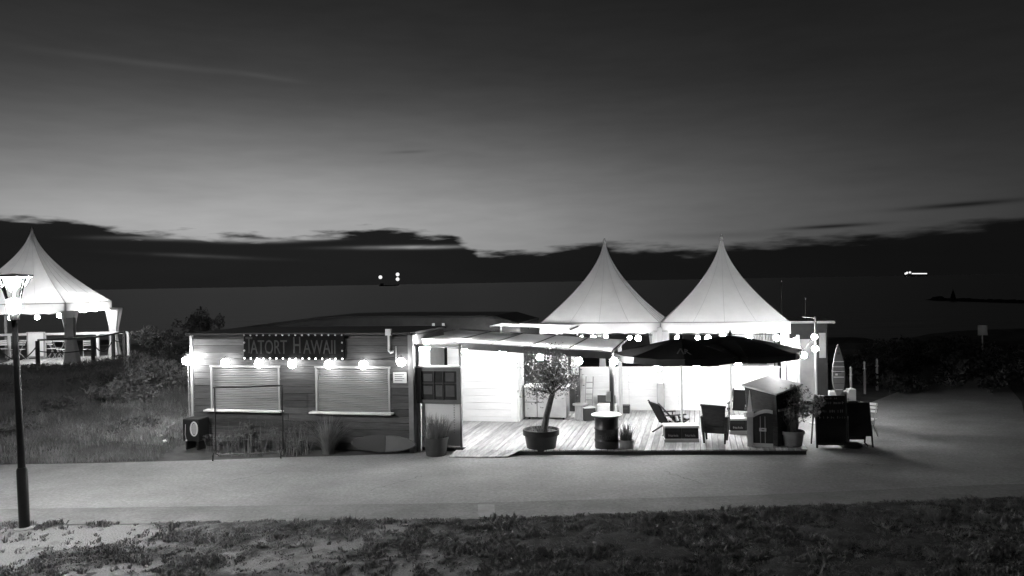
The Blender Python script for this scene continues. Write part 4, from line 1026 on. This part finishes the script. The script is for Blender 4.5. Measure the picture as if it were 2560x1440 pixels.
for vv in bm.verts:
    a = -math.pi/2+vv.co.x*.62/.287-.12; zq = .42+vv.co.y; vv.co = Vector((.2985*math.cos(a), .2985*math.sin(a), zq))
bm.to_mesh(me); bm.free(); me.update()

# ------------------------------------------------------------------ garment rack
xl_, yl_ = LG(540, 1147)[:2]; xr_, yr_ = LG(708, 1141)[:2]
rk = T('garment_rack', 'empty black tube garment rack on wheels before the first shutter', 'rack', xl_, yl_, 0, math.atan2(yr_-yl_, xr_-xl_))
wr = math.hypot(xr_-xl_, yr_-yl_); hr = PL(540, 969, yl_)[1]
MB().tube([(0, 0, .10), (0, 0, hr)], .017, 8).build('upright', BLACKM, rk); MB().tube([(wr, 0, .16), (wr, 0, hr-.0)], .017, 8).build('upright', BLACKM, rk)
MB().tube([(-.03, 0, hr), (wr+.03, 0, hr)], .02, 8).build('top_rail', BLACKM, rk); MB().tube([(0, 0, .10), (wr*.9, 0, .10), (wr*.96, 0, .13), (wr, 0, .2)], .016, 8).build('bottom_rail', BLACKM, rk)
for xq in (0, wr):
    ft = MB().tube([(xq, -.26, .05), (xq, -.26, .13), (xq, -.2, .17), (xq, .2, .17), (xq, .26, .13), (xq, .26, .05)], .015, 8).build('foot', BLACKM, rk)
    for yy in (-.26, .26): MB().lathe([(.03, -.012), (.03, .012)], 12).build('wheel', BLACKM, ft, loc=(xq, yy, .034)).rotation_euler = (0, R(90), 0)
# dark box with pale ring left of it
xq, yq = LG(510, 1085)[:2]
bx_ = T('outdoor_unit', 'dark metal box with pale ring standing by kiosk corner', 'box', -8.28, -.75, .12)
MB().box(-.22, .25, -.2, .25, .12, .68).build('casing', BLACKM, bx_, bevel=.02)
tor = [(.155*math.cos(k*math.pi/12)*.62+.12, -.215, .44+.17*math.sin(k*math.pi/12)) for k in range(25)]
MB().tube(tor, .018, 8, cap=False).build('ring', OFFW, bx_, True); MB().prism([(.12+.08*math.cos(k*.5236), .44+.14*math.sin(k*.5236)) for k in range(12)], -.206, -.2015).build('grille', GREY, bx_)
for s_ in (-.15, .17): MB().box(s_-.02, s_+.02, -.15, .2, -.1, .119).build('leg', BLACKM, bx_)
MB().tube([(-.12, -.215, .55), (-.13, -.22, .3), (-.10, -.22, .16)], .008, 6).build('hose', GREY, bx_); MB().ball((-.10, -.22, .15), .025, 8, 5).build('valve', OFFW, bx_)
# litter on the grass
for (u, v_, lb) in [(400, 1107, 'small crumpled white scrap lying left in the dune grass'), (411, 1113, 'second crumpled white scrap beside the other in dune grass')]:
    p_ = G(u, v_, .15); bm = bmesh.new(); bmesh.ops.create_icosphere(bm, subdivisions=2, radius=.06)
    for vv in bm.verts: vv.co *= random.uniform(.6, 1.15); vv.co.z *= .6
    me = bpy.data.meshes.new('paper_scrap'); bm.to_mesh(me); bm.free(); me.materials.append(WHITE); o = bpy.data.objects.new('paper_scrap', me); COL.objects.link(o); o.location = (p_.x, p_.y, float(hgt(p_.x, p_.y))+.20); tag(o, lb, 'litter')

# ------------------------------------------------------------------ inside the terrace at the back
fz = T('grey_counter', 'pale grey box counter on castors beside the white hut', 'counter', 0, 0, .12)
MB().box(-.72, .50, 3.95, 4.55, .07, .93).build('body', GREY, fz, bevel=.01); MB().box(-.75, .53, 3.92, 4.58, .931, .975).build('worktop', WHITE, fz)
MB().box(-.36, -.345, 3.935, 3.949, .08, .92).build('joint_strip', DARK, fz); MB().box(-.72, -.22, 3.935, 3.948, .50, .515).build('joint_strip', DARK, fz)
for (xq, yq) in ((-.6, 4.05), (.4, 4.05), (-.6, 4.45), (.4, 4.45)): MB().lathe([(.034, -.015), (.034, .015)], 10).build('castor', BLACKM, fz, loc=(xq, yq, .035)).rotation_euler = (R(90), 0, 0)
for k, (xq, lb) in enumerate([(-.55, 'dark jacket hanging on hook above the grey counter')]):
    j = T('hanging_jacket', lb, 'jacket', xq, 5.42, 1.15)
    MB().hexa([(-.17, -.05, 0), (.17, -.05, 0), (.17, .05, 0), (-.17, .05, 0)], [(-.12, -.03, .75), (.12, -.03, .75), (.12, .03, .75), (-.12, .03, .75)]).build('body', mat('jacket_cloth', .08, .9, .3, 8), j, bevel=.03)
    for s_ in (-1, 1): MB().tube([(s_*.12, 0, .70), (s_*.2, -.02, .4), (s_*.19, -.02, .1)], [.05, .05, .045], 8).build('sleeve', MATS['jacket_cloth'], j, True)
ld = T('step_ladder', 'small pale ladder leaning on the low white wall behind grey counter', 'ladder', .95, 5.35, .12)
for s_ in (-.11, .11): MB().beam((s_, 0, 0), (s_, .38, 1.05), .03, .05).build('rail', GREY, ld)
for k in range(5): MB().beam((-.10, .08+.06*k*1.05, .2+.17*k), (.10, .08+.06*k*1.05, .2+.17*k), .03, .03).build('rung', GREY, ld)
xq, yq = LG(1447, 1051, .12)[:2]
st_ = T('stool', 'round grey tree-stump stool beside the grey counter', 'stool', xq+.03, yq+.12, .12)
MB().lathe([(.17, 0), (.16, .05), (.155, .40), (.16, .42)], 14).build('trunk', G_WOOD, st_, True); MB().lathe([(.22, .421), (.22, .46), (.21, .465)], 20).build('seat', GREY, st_, True)
xq, yq = LG(1467, 1052, .12)[:2]
cr = T('speaker_box', 'black cube with white printed side on the deck behind barrel', 'box', xq+.02, yq+.15, .12, R(28))
MB().box(-.17, .17, -.17, .17, 0, .36).build('casing', BLACK, cr, bevel=.008); MB().box(-.175, .175, -.175, .175, .361, .38).build('lid', WHITE, cr)
pn = MB().box(.171, .176, -.15, .15, .02, .34).build('side_label', WHITE, cr); MB().prism([(.0+.08*math.cos(k*.5236), .2+.08*math.sin(k*.5236)) for k in range(12)], .177, .181, 'x').build('round_mark', GREY, pn)
xq, yq = LG(1495, 1032, .12)[:2]
cu = T('pallet_seat', 'white cushioned pallet seat with dark back before low white wall', 'seat', xq+.05, yq+.0, .12)
MB().box(-.3, .3, -.2, .2, .05, .28).build('base', WHITE, cu, bevel=.02); MB().box(-.26, .26, -.16, .16, .0, .048).build('foot', BLACK, cu); MB().box(-.32, .22, .2, .26, .0, .5).build('back', DARK, cu)
cu.location = W(1.52, 5.35, .12)
cb = T('dark_crate', 'small dark crate on deck between the posts before low wall', 'crate', 2.02, 5.45, .12)
MB().box(-.16, .16, -.14, .14, 0, .24).build('body', BLACK, cb, bevel=.01); MB().box(-.1, .1, -.15, -.142, .12, .17).build('handle_slot', DARK, cb)

# ------------------------------------------------------------------ boards, chair and surfboard sign on the right
xc, yc = LG(2082, 1121)[:2]
bd = T('chalkboard', 'tall black chalkboard with four faint lines of writing', 'sign', xc, yc+.05, 0, R(8))
MB().hexa([(-.34, 0, .12), (.34, 0, .12), (.34, .04, .12), (-.34, .04, .12)], [(-.34, .10, 1.24), (.34, .10, 1.24), (.34, .14, 1.24), (-.34, .14, 1.24)]).build('board', BLACK, bd)
for s_ in (-1, 1):
    MB().beam((s_*.355, .0, .0), (s_*.355, .12, 1.27), .04).build('frame_rail', P_WOOD, bd); MB().beam((s_*.355, .5, .0), (s_*.355, .16, 1.24), .03).build('rear_leg', P_WOOD, bd)
MB().box(-.335, .335, -.01, .05, .07, .118).build('frame_rail', P_WOOD, bd)
rg = random.Random(12)
for (zr, hh, a, b) in [(1.16, .05, -.22, .16), (1.04, .07, -.26, .3), (.84, .08, -.26, .28), (.70, .06, -.28, .3)]:
    mb = MB(); x_ = a
    while x_ < b:
        w_ = rg.uniform(.012, .02); yf = .10*(zr-.12)/1.18-.004
        hq = hh*rg.uniform(.6, 1.0)
        mb.box(x_, x_+w_, yf-.003, yf+.001, zr, zr+hq)
        if rg.random() < .6: mb.box(x_+w_, x_+w_+.025, yf-.003, yf+.001, zr+hq*.45, zr+hq*.6)
        x_ += rg.uniform(.035, .06) if rg.random() < .8 else .09
    mb.build('chalk_writing', CHALK, bd)
for xq in (-.2, .2): MB().box(xq-.06, xq+.06, -.03, -.005, .055, .068).build('foot_plate', OFFW, bd)
xa_, ya_ = LG(2152, 1118)[:2]
ab = T('pavement_sign', 'plain black folding pavement sign beside the tall chalkboard', 'sign', xa_, ya_, 0, R(10))
MB().hexa([(-.27, 0, .26), (.25, 0, .26), (.25, .025, .26), (-.27, .025, .26)], [(-.27, .16, 1.03), (.25, .16, 1.03), (.25, .185, 1.03), (-.27, .185, 1.03)]).build('front_board', BLACK, ab)
MB().hexa([(-.27, .42, .1), (.25, .42, .1), (.25, .445, .1), (-.27, .445, .1)], [(-.27, .20, 1.05), (.25, .20, 1.05), (.25, .225, 1.05), (-.27, .225, 1.05)]).build('rear_board', BLACK, ab)
for s_ in (-.285, .265): MB().beam((s_, -.05, 0), (s_, .17, 1.06), .03).build('leg', BLACKM, ab); MB().beam((s_, .47, 0), (s_, .20, 1.06), .03).build('leg', BLACKM, ab)
MB().box(-.24, .0, .15, .22, 1.06, 1.085).build('hinge_bar', BLACKM, ab)
MB().box(-.305, -.29, -.02, .0, .05, .75).build('edge_strip', OFFW, ab)
# sand bag at its foot
sbg = T('sandbag', 'black sandbag slumped at the foot of the pavement sign', 'bag', xa_-.22, ya_-.10, 0, R(6))
MB().lathe([(.16, 0), (.21, .03), (.2, .09), (.12, .13), (.03, .145)], 14).build('bag', BLACK, sbg, True); sbg.scale = (1.25, .7, 1)
MB().tube([(.18, 0, .06), (.26, .0, .1), (.3, .0, .03)], .018, 6).build('tied_end', BLACK, sbg)
def folding_chair(label, loc, rz, group=None):
    t = thing('folding_chair', label, 'chair', loc, rz, group)
    for s_ in (-.2, .2):
        MB().beam((s_, .22, 0), (s_, -.20, .86), .022).build('leg', STEEL, t); MB().beam((s_, -.24, 0), (s_, .2, .46), .022).build('leg', STEEL, t)
    for k in range(5): MB().box(-.2, .2, -.2+.085*k, -.13+.085*k, .45, .468).build('seat_slat', WHITE, t)
    for k in range(3): MB().box(-.2, .2, -.225+.04*(1-k), -.20+.04*(1-k), .62+.085*k, .68+.085*k).build('back_slat', WHITE, t)
    return t
xf, yf = LG(2180, 1098)[:2]
folding_chair('white slatted folding chair standing behind the black pavement sign', W(xf-.08, yf+.25, .004), -AL+R(150))
# surfboard sign
xs_, ys_ = LG(2098, 1010)[:2]; ys_ = 4.6; xs_ = PL(2097, 990, ys_)[0]
ss = T('surfboard_sign', 'upright painted surfboard sign on a pale box stand', 'sign', xs_, ys_, 0, R(3))
zb, zt = PL(2097, 990, ys_)[1], PL(2097, 860, ys_)[1]; hb = zt-zb; wm = .17; outl = []
for i in range(21):
    q = i/20; outl.append((wm*max(math.sin(math.pi*min(q**.72, 1))**.75, .0) if 0 < i < 20 else (.055 if i == 0 else 0.0), zb+hb*q))
poly = outl+[(-a, b) for a, b in reversed(outl[:-1])]
MB().prism(poly, -.03, .03).build('board', mat('board_paint', .10, .5, .25, 3), ss, bevel=.012)
for k, (fz_, hh, w_, m_) in enumerate([(.24, .012, .27, DARK), (.36, .015, .27, PRINTW), (.45, .05, .14, DARK), (.47, .012, .3, PRINTW), (.56, .012, .3, PRINTW), (.61, .02, .2, DARK), (.66, .014, .26, PRINTW), (.80, .05, .07, DARK), (.12, .012, .18, PRINTW), (.40, .04, .06, PRINTW)]):
    off = -.06 if k == 9 else 0
    MB().box(off-w_/2, off+w_/2, -.036-.001*k, -.0315-.001*k, zb+hb*fz_, zb+hb*fz_+hh*1.2).build('painted_mark', m_, ss)
MB().box(-.22, .24, .06, .30, 0, zb+.12).build('stand', GREY, ss, bevel=.01); MB().box(.26, .46, .04, .32, 0, zb+.18).build('side_box', GREY, ss, bevel=.01); MB().box(-.16, .14, -.05, .055, 0, zb-.01).build('foot_block', DARK, ss)
# rope posts along the path
pts = []
for (u, v0, v1) in [(2128, 907, 1003), (2162, 905, 985), (2193, 903, 976)]:
    p_ = G(u, v1); d = p_.y; hp = (v1-v0)*d/FPX; pts.append((p_, hp))
for k, (p_, hp) in enumerate(pts):
    hp = 1.15
    t = thing('rope_post', ['pale rope post beside the surfboard sign stand', 'pale middle rope post between two others along the path', 'pale rope post farthest along path from surfboard sign'][k], 'post', p_, R(8), 'rope posts along the path')
    MB().lathe([(.045, 0), (.042, 1.05), (.046, 1.08), (.03, 1.13), (.002, 1.15)], 10).build('post', GREY, t, True); MB().lathe([(.06, .86), (.06, .9)], 10).build('rope_ring', STEEL, t)
for k in (0, 1):
    a, b = pts[k][0]+Vector((0, 0, .88)), pts[k+1][0]+Vector((0, 0, .88)); o = MB().tube([q-a for q in sag_line([a, b], .15, 12)], .014, 6).build('rope', ROPE); o.location = a; tag(o, ['sagging dark rope from the sign-side post to middle post', 'sagging dark rope from the middle post to far post'][k], 'rope')
# small traffic sign on the dark mound
p_ = G(2457, 905, .6); t = thing('path_sign', 'small pale rectangular sign on thin post by the dark mound', 'sign', (p_.x, p_.y, float(hgt(p_.x, p_.y))), R(-20))
p1 = G(2457, 826, .6); ztop = CAM_H-(826-686)*p_.y/FPX; z0 = float(hgt(p_.x, p_.y))
MB().tube([(0, 0, -.1), (0, 0, ztop-z0+.2)], .025, 6).build('post', STEEL, t); MB().box(-.17, .17, -.045, -.03, ztop-z0-.2, ztop-z0+.2).build('plate', GREY, t)
# dark scrub on the mound right of the path
k_ = 0
for (u, v, w, hh) in [(2240, 930, 1.6, 1.0), (2330, 915, 1.8, 1.0), (2200, 940, 1.2, .8), (2400, 905, 1.7, .9), (2520, 915, 2.0, 1.2), (2470, 920, 1.5, .8), (2280, 960, 1.0, .6), (2555, 960, 1.5, .9), (2160, 925, 1.0, .9)]:
    p_ = G(u, v+25, .4); k_ += 1; bush('dark low scrub bush on the mound beside path', p_.x+.8, p_.y+3.0, w, hh, 1300, .08, 100+k_, 'scrub on the dark mound', 'scrub_bush', SCRUB)

# ------------------------------------------------------------------ street lamp
pb = G(62, 1322); lm = thing('street_lamp', 'lit street lamp with flat disc cap on a thin pole by lawn', 'street lamp', (pb.x, pb.y, 0), 0)
MB().lathe([(.088, -.05), (.086, 1.02), (.07, 1.06)], 16).build('base_sleeve', BLACKM, lm, True)
MB().lathe([(.17, -.02), (.165, .02), (.10, .035)], 20).build('base_plate', GREY, lm, True)
MB().lathe([(.062, 1.06), (.046, 3.60), (.075, 3.61), (.08, 3.74)], 14).build('pole', BLACKM, lm, True)
hd = MB().lathe([(.10, 3.742), (.10, 3.96)], 16).build('lamp_cup', B_LAMP, lm, True)
mb = MB().lathe([(.115, 3.96), (.21, 4.32)], 20)
mb.f = [f_ for f_ in mb.f if len(f_) == 4]; mb.build('glass_cone', GLASS, lm, True)
for k in range(4):
    a = k*math.pi/2+.5; MB().beam((.10*math.cos(a), .10*math.sin(a), 3.97), (.20*math.cos(a), .20*math.sin(a), 4.33), .03, .02).build('reflector_arm', GREY, lm)
for k in range(3):
    a = k*2.094+.2; MB().beam((.19*math.cos(a), .19*math.sin(a), 4.18), (.27*math.cos(a), .27*math.sin(a), 4.335), .02, .02).build('strut', WHITE, lm)
MB().lathe([(.30, 4.338), (.315, 4.345), (.315, 4.37), (.05, 4.40), (.01, 4.405)], 28).build('disc_cap', BLACKM, lm, True)
MB().lathe([(.12, 4.334), (.285, 4.334), (.285, 4.337), (.12, 4.337)], 28).build('glow_ring', B_RING, lm)  # emitting ring added under the cap to throw light down on the path
lm.rotation_euler.y = R(-1.6)

# ------------------------------------------------------------------ raised platform with the left tent
def PW(u, v): return G(u, v, PLAT)
A_, B_, C_ = PW(-70, 932), PW(236, 917), PW(322, 886)
D_ = C_+(A_-B_)*1.15
pf = bpy.data.objects.new('platform', None); COL.objects.link(pf); struct(pf); pf.location = A_
nb = 34
for k in range(nb):
    a, b = k/nb, (k+.97)/nb
    q = [A_.lerp(B_, a), A_.lerp(B_, b), D_.lerp(C_, b), D_.lerp(C_, a)]
    lo = [p_-A_-Vector((0, 0, .05)) for p_ in q]; MB().hexa(lo, [p_-A_ for p_ in q]).build('plank', D_WOOD, pf)
for (a, b) in ((A_, B_), (B_, C_)):
    MB().beam(a-A_-Vector((0, 0, .16)), b-A_-Vector((0, 0, .16)), .06, .2).build('edge_beam', P_WOOD, pf)
for q in (0.05, .3, .55, .8, .97):
    p_ = A_.lerp(B_, q)-A_; MB().box(p_.x-.06, p_.x+.06, p_.y+.05, p_.y+.17, -1.6, -.06).build('support_post', P_WOOD, pf)
# left tent
corner = PW(180, 913); yawL = R(6); hL = 2.3
cL = corner+Vector((-math.cos(yawL)*hL-math.sin(yawL)*(-hL)*-1*0, 0, 0))
dx_ = Vector((math.cos(yawL), math.sin(yawL), 0)); dy_ = Vector((-math.sin(yawL), math.cos(yawL), 0))
cL = corner-dx_*(hL-.06)+dy_*(hL-.06); cL.z = PLAT; cL.x -= .22
eaveL = CAM_H-(759-726)*corner.y/FPX-PLAT
riseL = (CAM_H+(726-572)*cL.y/FPX)-PLAT-eaveL
tentL = tent('white pagoda tent with tied curtains on the raised dune platform', cL, yawL, hL, eaveL, riseL, .42, None)
def tied(label, P, top, w0, w1, w2, tie):
    mb = MB(); n = 22; vs = []; fs = []; prof_ = [(0, w2), (tie*.5, w1+(w2-w1)*.45), (tie, w1), (tie+(top-tie)*.3, w1+(w0-w1)*.25), (tie+(top-tie)*.65, w1+(w0-w1)*.62), (top, w0)]
    for i in range(n):
        a = 2*math.pi*i/n
        for zq, w_ in prof_:
            r_ = w_*(1+.16*math.sin(i*2*math.pi*5/n)); vs.append((r_*math.cos(a), r_*.55*math.sin(a), zq))
    k = len(prof_)
    for i in range(n):
        for j in range(k-1): fs.append((i*k+j, ((i+1) % n)*k+j, ((i+1) % n)*k+j+1, i*k+j+1))
    t = thing('tied_curtain', label, 'curtain', P, yawL); mb.add(vs, fs).build('cloth', CURT, t, True); MB().lathe([(w1*1.2, -.04), (w1*1.2, .04)], 14, 0, 0, tie).build('tie_band', OFFW, t); t.children[1].scale = (1, .6, 1)
    return t
tied('white curtain tied in the middle at the front tent corner', corner+dx_*-.12+dy_*.1, eaveL-.3, .33, .10, .20, .95)
rc = corner+dy_*(2*hL-.14)-dx_*.05
tied('white curtain tied in the middle at the far tent corner', rc, eaveL-.3, .36, .15, .27, .9)
for (P, lb) in ((corner+dx_*.02-dy_*.06, 'tall tapered grey planter cover at foot of front tent post'),):
    t = thing('post_cover', lb, 'cover', P, yawL); MB().hexa([(-.26, -.24, .0), (.30, -.24, .0), (.30, .26, 0), (-.26, .26, 0)], [(-.14, -.13, 1.15), (.14, -.13, 1.15), (.14, .13, 1.15), (-.14, .13, 1.15)]).build('cover', GREY, t, bevel=.04)
    MB().box(-.13, .13, -.12, .12, 1.151, 1.9).build('sleeve', GREY, t)
# rear railing in white, front rope posts in dark wood
rr = thing('white_railing', 'white timber railing along the rear of the raised platform', 'railing', PW(-60, 893)+Vector((0, 0, 0)), 0)
ra, rb = PW(-60, 897), PW(322, 890); o0 = rr.location
MB().beam(ra-o0+Vector((0, 0, 1.05)), rb-o0+Vector((0, 0, 1.05)), .06, .10).build('top_rail', WHITE, rr); 
for q in (0.0, .22, .45, .63, .8, 1.0): p_ = ra.lerp(rb, q)-o0; MB().box(p_.x-.05, p_.x+.05, p_.y-.05, p_.y+.05, 0, 1.0).build('post', WHITE, rr)
MB().beam(rb-o0+Vector((0, 0, 1.02)), C_-o0+Vector((0, -.6, 1.02)), .06, .08).build('side_rail', WHITE, rr); 
fr = thing('rope_fence', 'dark timber post fence with hanging ropes along platform front', 'fence', PW(95, 925), 0); o0 = fr.location
fp = [PW(-5, 928), PW(95, 925), PW(233, 916), PW(284, 903), PW(312, 893)]
for p_ in fp:
    q = p_-o0; MB().beam(q+Vector((0, 0, -.1)), q+Vector((0, 0, 1.1)), .11).build('post', P_WOOD, fr)
for a, b in zip(fp[1:-1], fp[2:]): MB().beam(a-o0+Vector((0, 0, 1.13)), b-o0+Vector((0, 0, 1.13)), .10, .07).build('top_rail', P_WOOD, fr)
for a, b, dp in zip(fp[:-1], fp[1:], (.55, .12, .45, .2)):
    MB().tube([q-o0 for q in sag_line([a+Vector((0, 0, .72 if dp < .2 else .95)), b+Vector((0, 0, .72 if dp < .2 else .95))], dp, 14)], .022, 6).build('rope', ROPE, fr)
# board, chairs, table on the platform
p_ = PW(91, 897); t = thing('white_display_board', 'blank white display board in pale frame on the raised platform', 'board', p_, R(2))
MB().box(-.33, .33, -.02, .02, .12, 1.12).build('panel', WHITE, t)
for a, b, c, d in ((-.38, -.331, .06, 1.17), (.331, .38, .06, 1.17)): MB().box(a, b, -.03, .03, 0, d).build('frame_rail', G_WOOD, t)
MB().box(-.40, .40, -.03, .03, 1.121, 1.18).build('frame_rail', OFFW, t); MB().box(-.33, .33, -.03, .03, .05, .118).build('frame_rail', G_WOOD, t)
for (u, v, rz, lb) in [(8, 898, 20, 'white slatted folding chair behind the lamp pole on platform'), (45, 900, 160, 'white slatted folding chair between lamp pole and display board'), (135, 897, -30, 'white slatted folding chair just right of white display board'), (160, 900, 150, 'white slatted folding chair beside front tent post'), (222, 900, 30, 'white slatted folding chair between the two tied curtains')]:
    folding_chair(lb, PW(u, v), R(rz))
p_ = PW(148, 892); t = thing('bistro_table', 'small white folding table among chairs on raised platform', 'table', p_, 0)
MB().box(-.4, .4, -.3, .3, .70, .73).build('table_top', WHITE, t)
for s_ in (-.3, .3): MB().beam((s_, -.25, 0), (s_, .25, .7), .022).build('leg', STEEL, t); MB().beam((s_, .25, 0), (s_, -.25, .7), .022).build('leg', STEEL, t)
# bulbs in the left tent
fc_ = lambda u_, v_, zq: cL+dx_*(u_*hL)+dy_*(v_*hL)+Vector((0, 0, zq))
string_light('festoon of lit globe bulbs under the raised platform tent front edge', [fc_(-.95, -.62, eaveL-.56), fc_(-.55, -.62, eaveL-.56), fc_(-.10, -.62, eaveL-.56), fc_(.35, -.62, eaveL-.56), fc_(.72, -.62, eaveL-.5)], .095, B_TENTL, .05)
string_light('festoon of lit globe bulbs under the raised platform tent side', [fc_(.85, -.4, eaveL-.3), fc_(.85, .1, eaveL-.35), fc_(.85, .6, eaveL-.35)], .09, B_PATIO, .05)

# ------------------------------------------------------------------ sea: breakwater and ships
def seapt(u, v, z=-1.5): return G(u, v, z)
bw0 = seapt(2560, 752); 
rk_m = mat('rock', .02, .9, .4, .3, .5, 1)
pa_, pb_ = seapt(2318, 750), seapt(2640, 760)
t = thing('breakwater', 'long dark stone breakwater reaching into the sea', 'breakwater', pa_, 0)
n = 46; vs = []; fs = []; dirv = (pb_-pa_)
hm = 6*pa_.y/FPX
for i in range(n+1):
    q = i/n; c = dirv*q; s_ = min(1, q*8+.1); hq = hm*(.8+.5*random.random())*s_
    if .06 < q < .14: hq += hm*.8
    wv = pa_.y*.01
    vs += [(c.x, c.y-wv, -.3), (c.x, c.y-wv*.3, hq), (c.x, c.y+wv*.3, hq*.95), (c.x, c.y+wv, -.3)]
for i in range(n):
    for j in range(3): fs.append((i*4+j, i*4+j+1, (i+1)*4+j+1, (i+1)*4+j))
MB().add(vs, fs).build('stones', rk_m, t)
q = dirv*.24; bh = pa_.y*.007
MB().lathe([(bh*.5, 0), (bh*.3, bh*.8), (bh*.06, bh*1.5), (.01, bh*1.9)], 8, q.x, q.y, hm*.6).build('beacon', rk_m, t)
def ship(label, u, v, D, length, lights, glow_r, lit=None):
    d = ray(u, v); p_ = C0+d*(D/d.y); p_.z = -1.5; t = thing('ship', label, 'ship', p_, 0)
    L_ = length; MB().prism([(-L_*.5, L_*.06), (-L_*.47, 0), (L_*.46, 0), (L_*.52, L_*.075), (L_*.3, L_*.06)], -L_*.06, L_*.06).build('hull', rk_m, t)
    MB().box(-L_*.42, -L_*.26, -L_*.05, L_*.05, L_*.06, L_*.14).build('superstructure', mat('ship_grey', .1, .6), t)
    MB().tube([(L_*.1, 0, L_*.05), (L_*.1, 0, L_*.2)], L_*.004, 5).build('mast', rk_m, t)
    for (uu, vv) in lights:
        dd = ray(uu, vv); q = C0+dd*((D-L_*.07)/dd.y); MB().ball(q-p_, glow_r, 10, 6).build('light', B_SHIP, t)
    if lit:
        dd = ray(lit[0], lit[2]); q0 = C0+dd*((D-L_*.07)/dd.y); dd = ray(lit[1], lit[2]); q1 = C0+dd*((D-L_*.07)/dd.y)
        MB().beam(q0-p_, q1-p_, glow_r*.8, glow_r*.9).build('deck_lights', emis('deck_light', 1.3), t)
    return t
ship('anchored dark ship on the horizon with three masthead lights', 972, 704, 3000, 75, [(951, 693), (994, 686), (994, 698)], 3000*4.6/FPX)
ship('distant ship on the horizon with a line of lit deck', 2290, 688, 4000, 115, [(2268, 682), (2275, 681), (2264, 684)], 4000*2.6/FPX, (2280, 2317, 684))
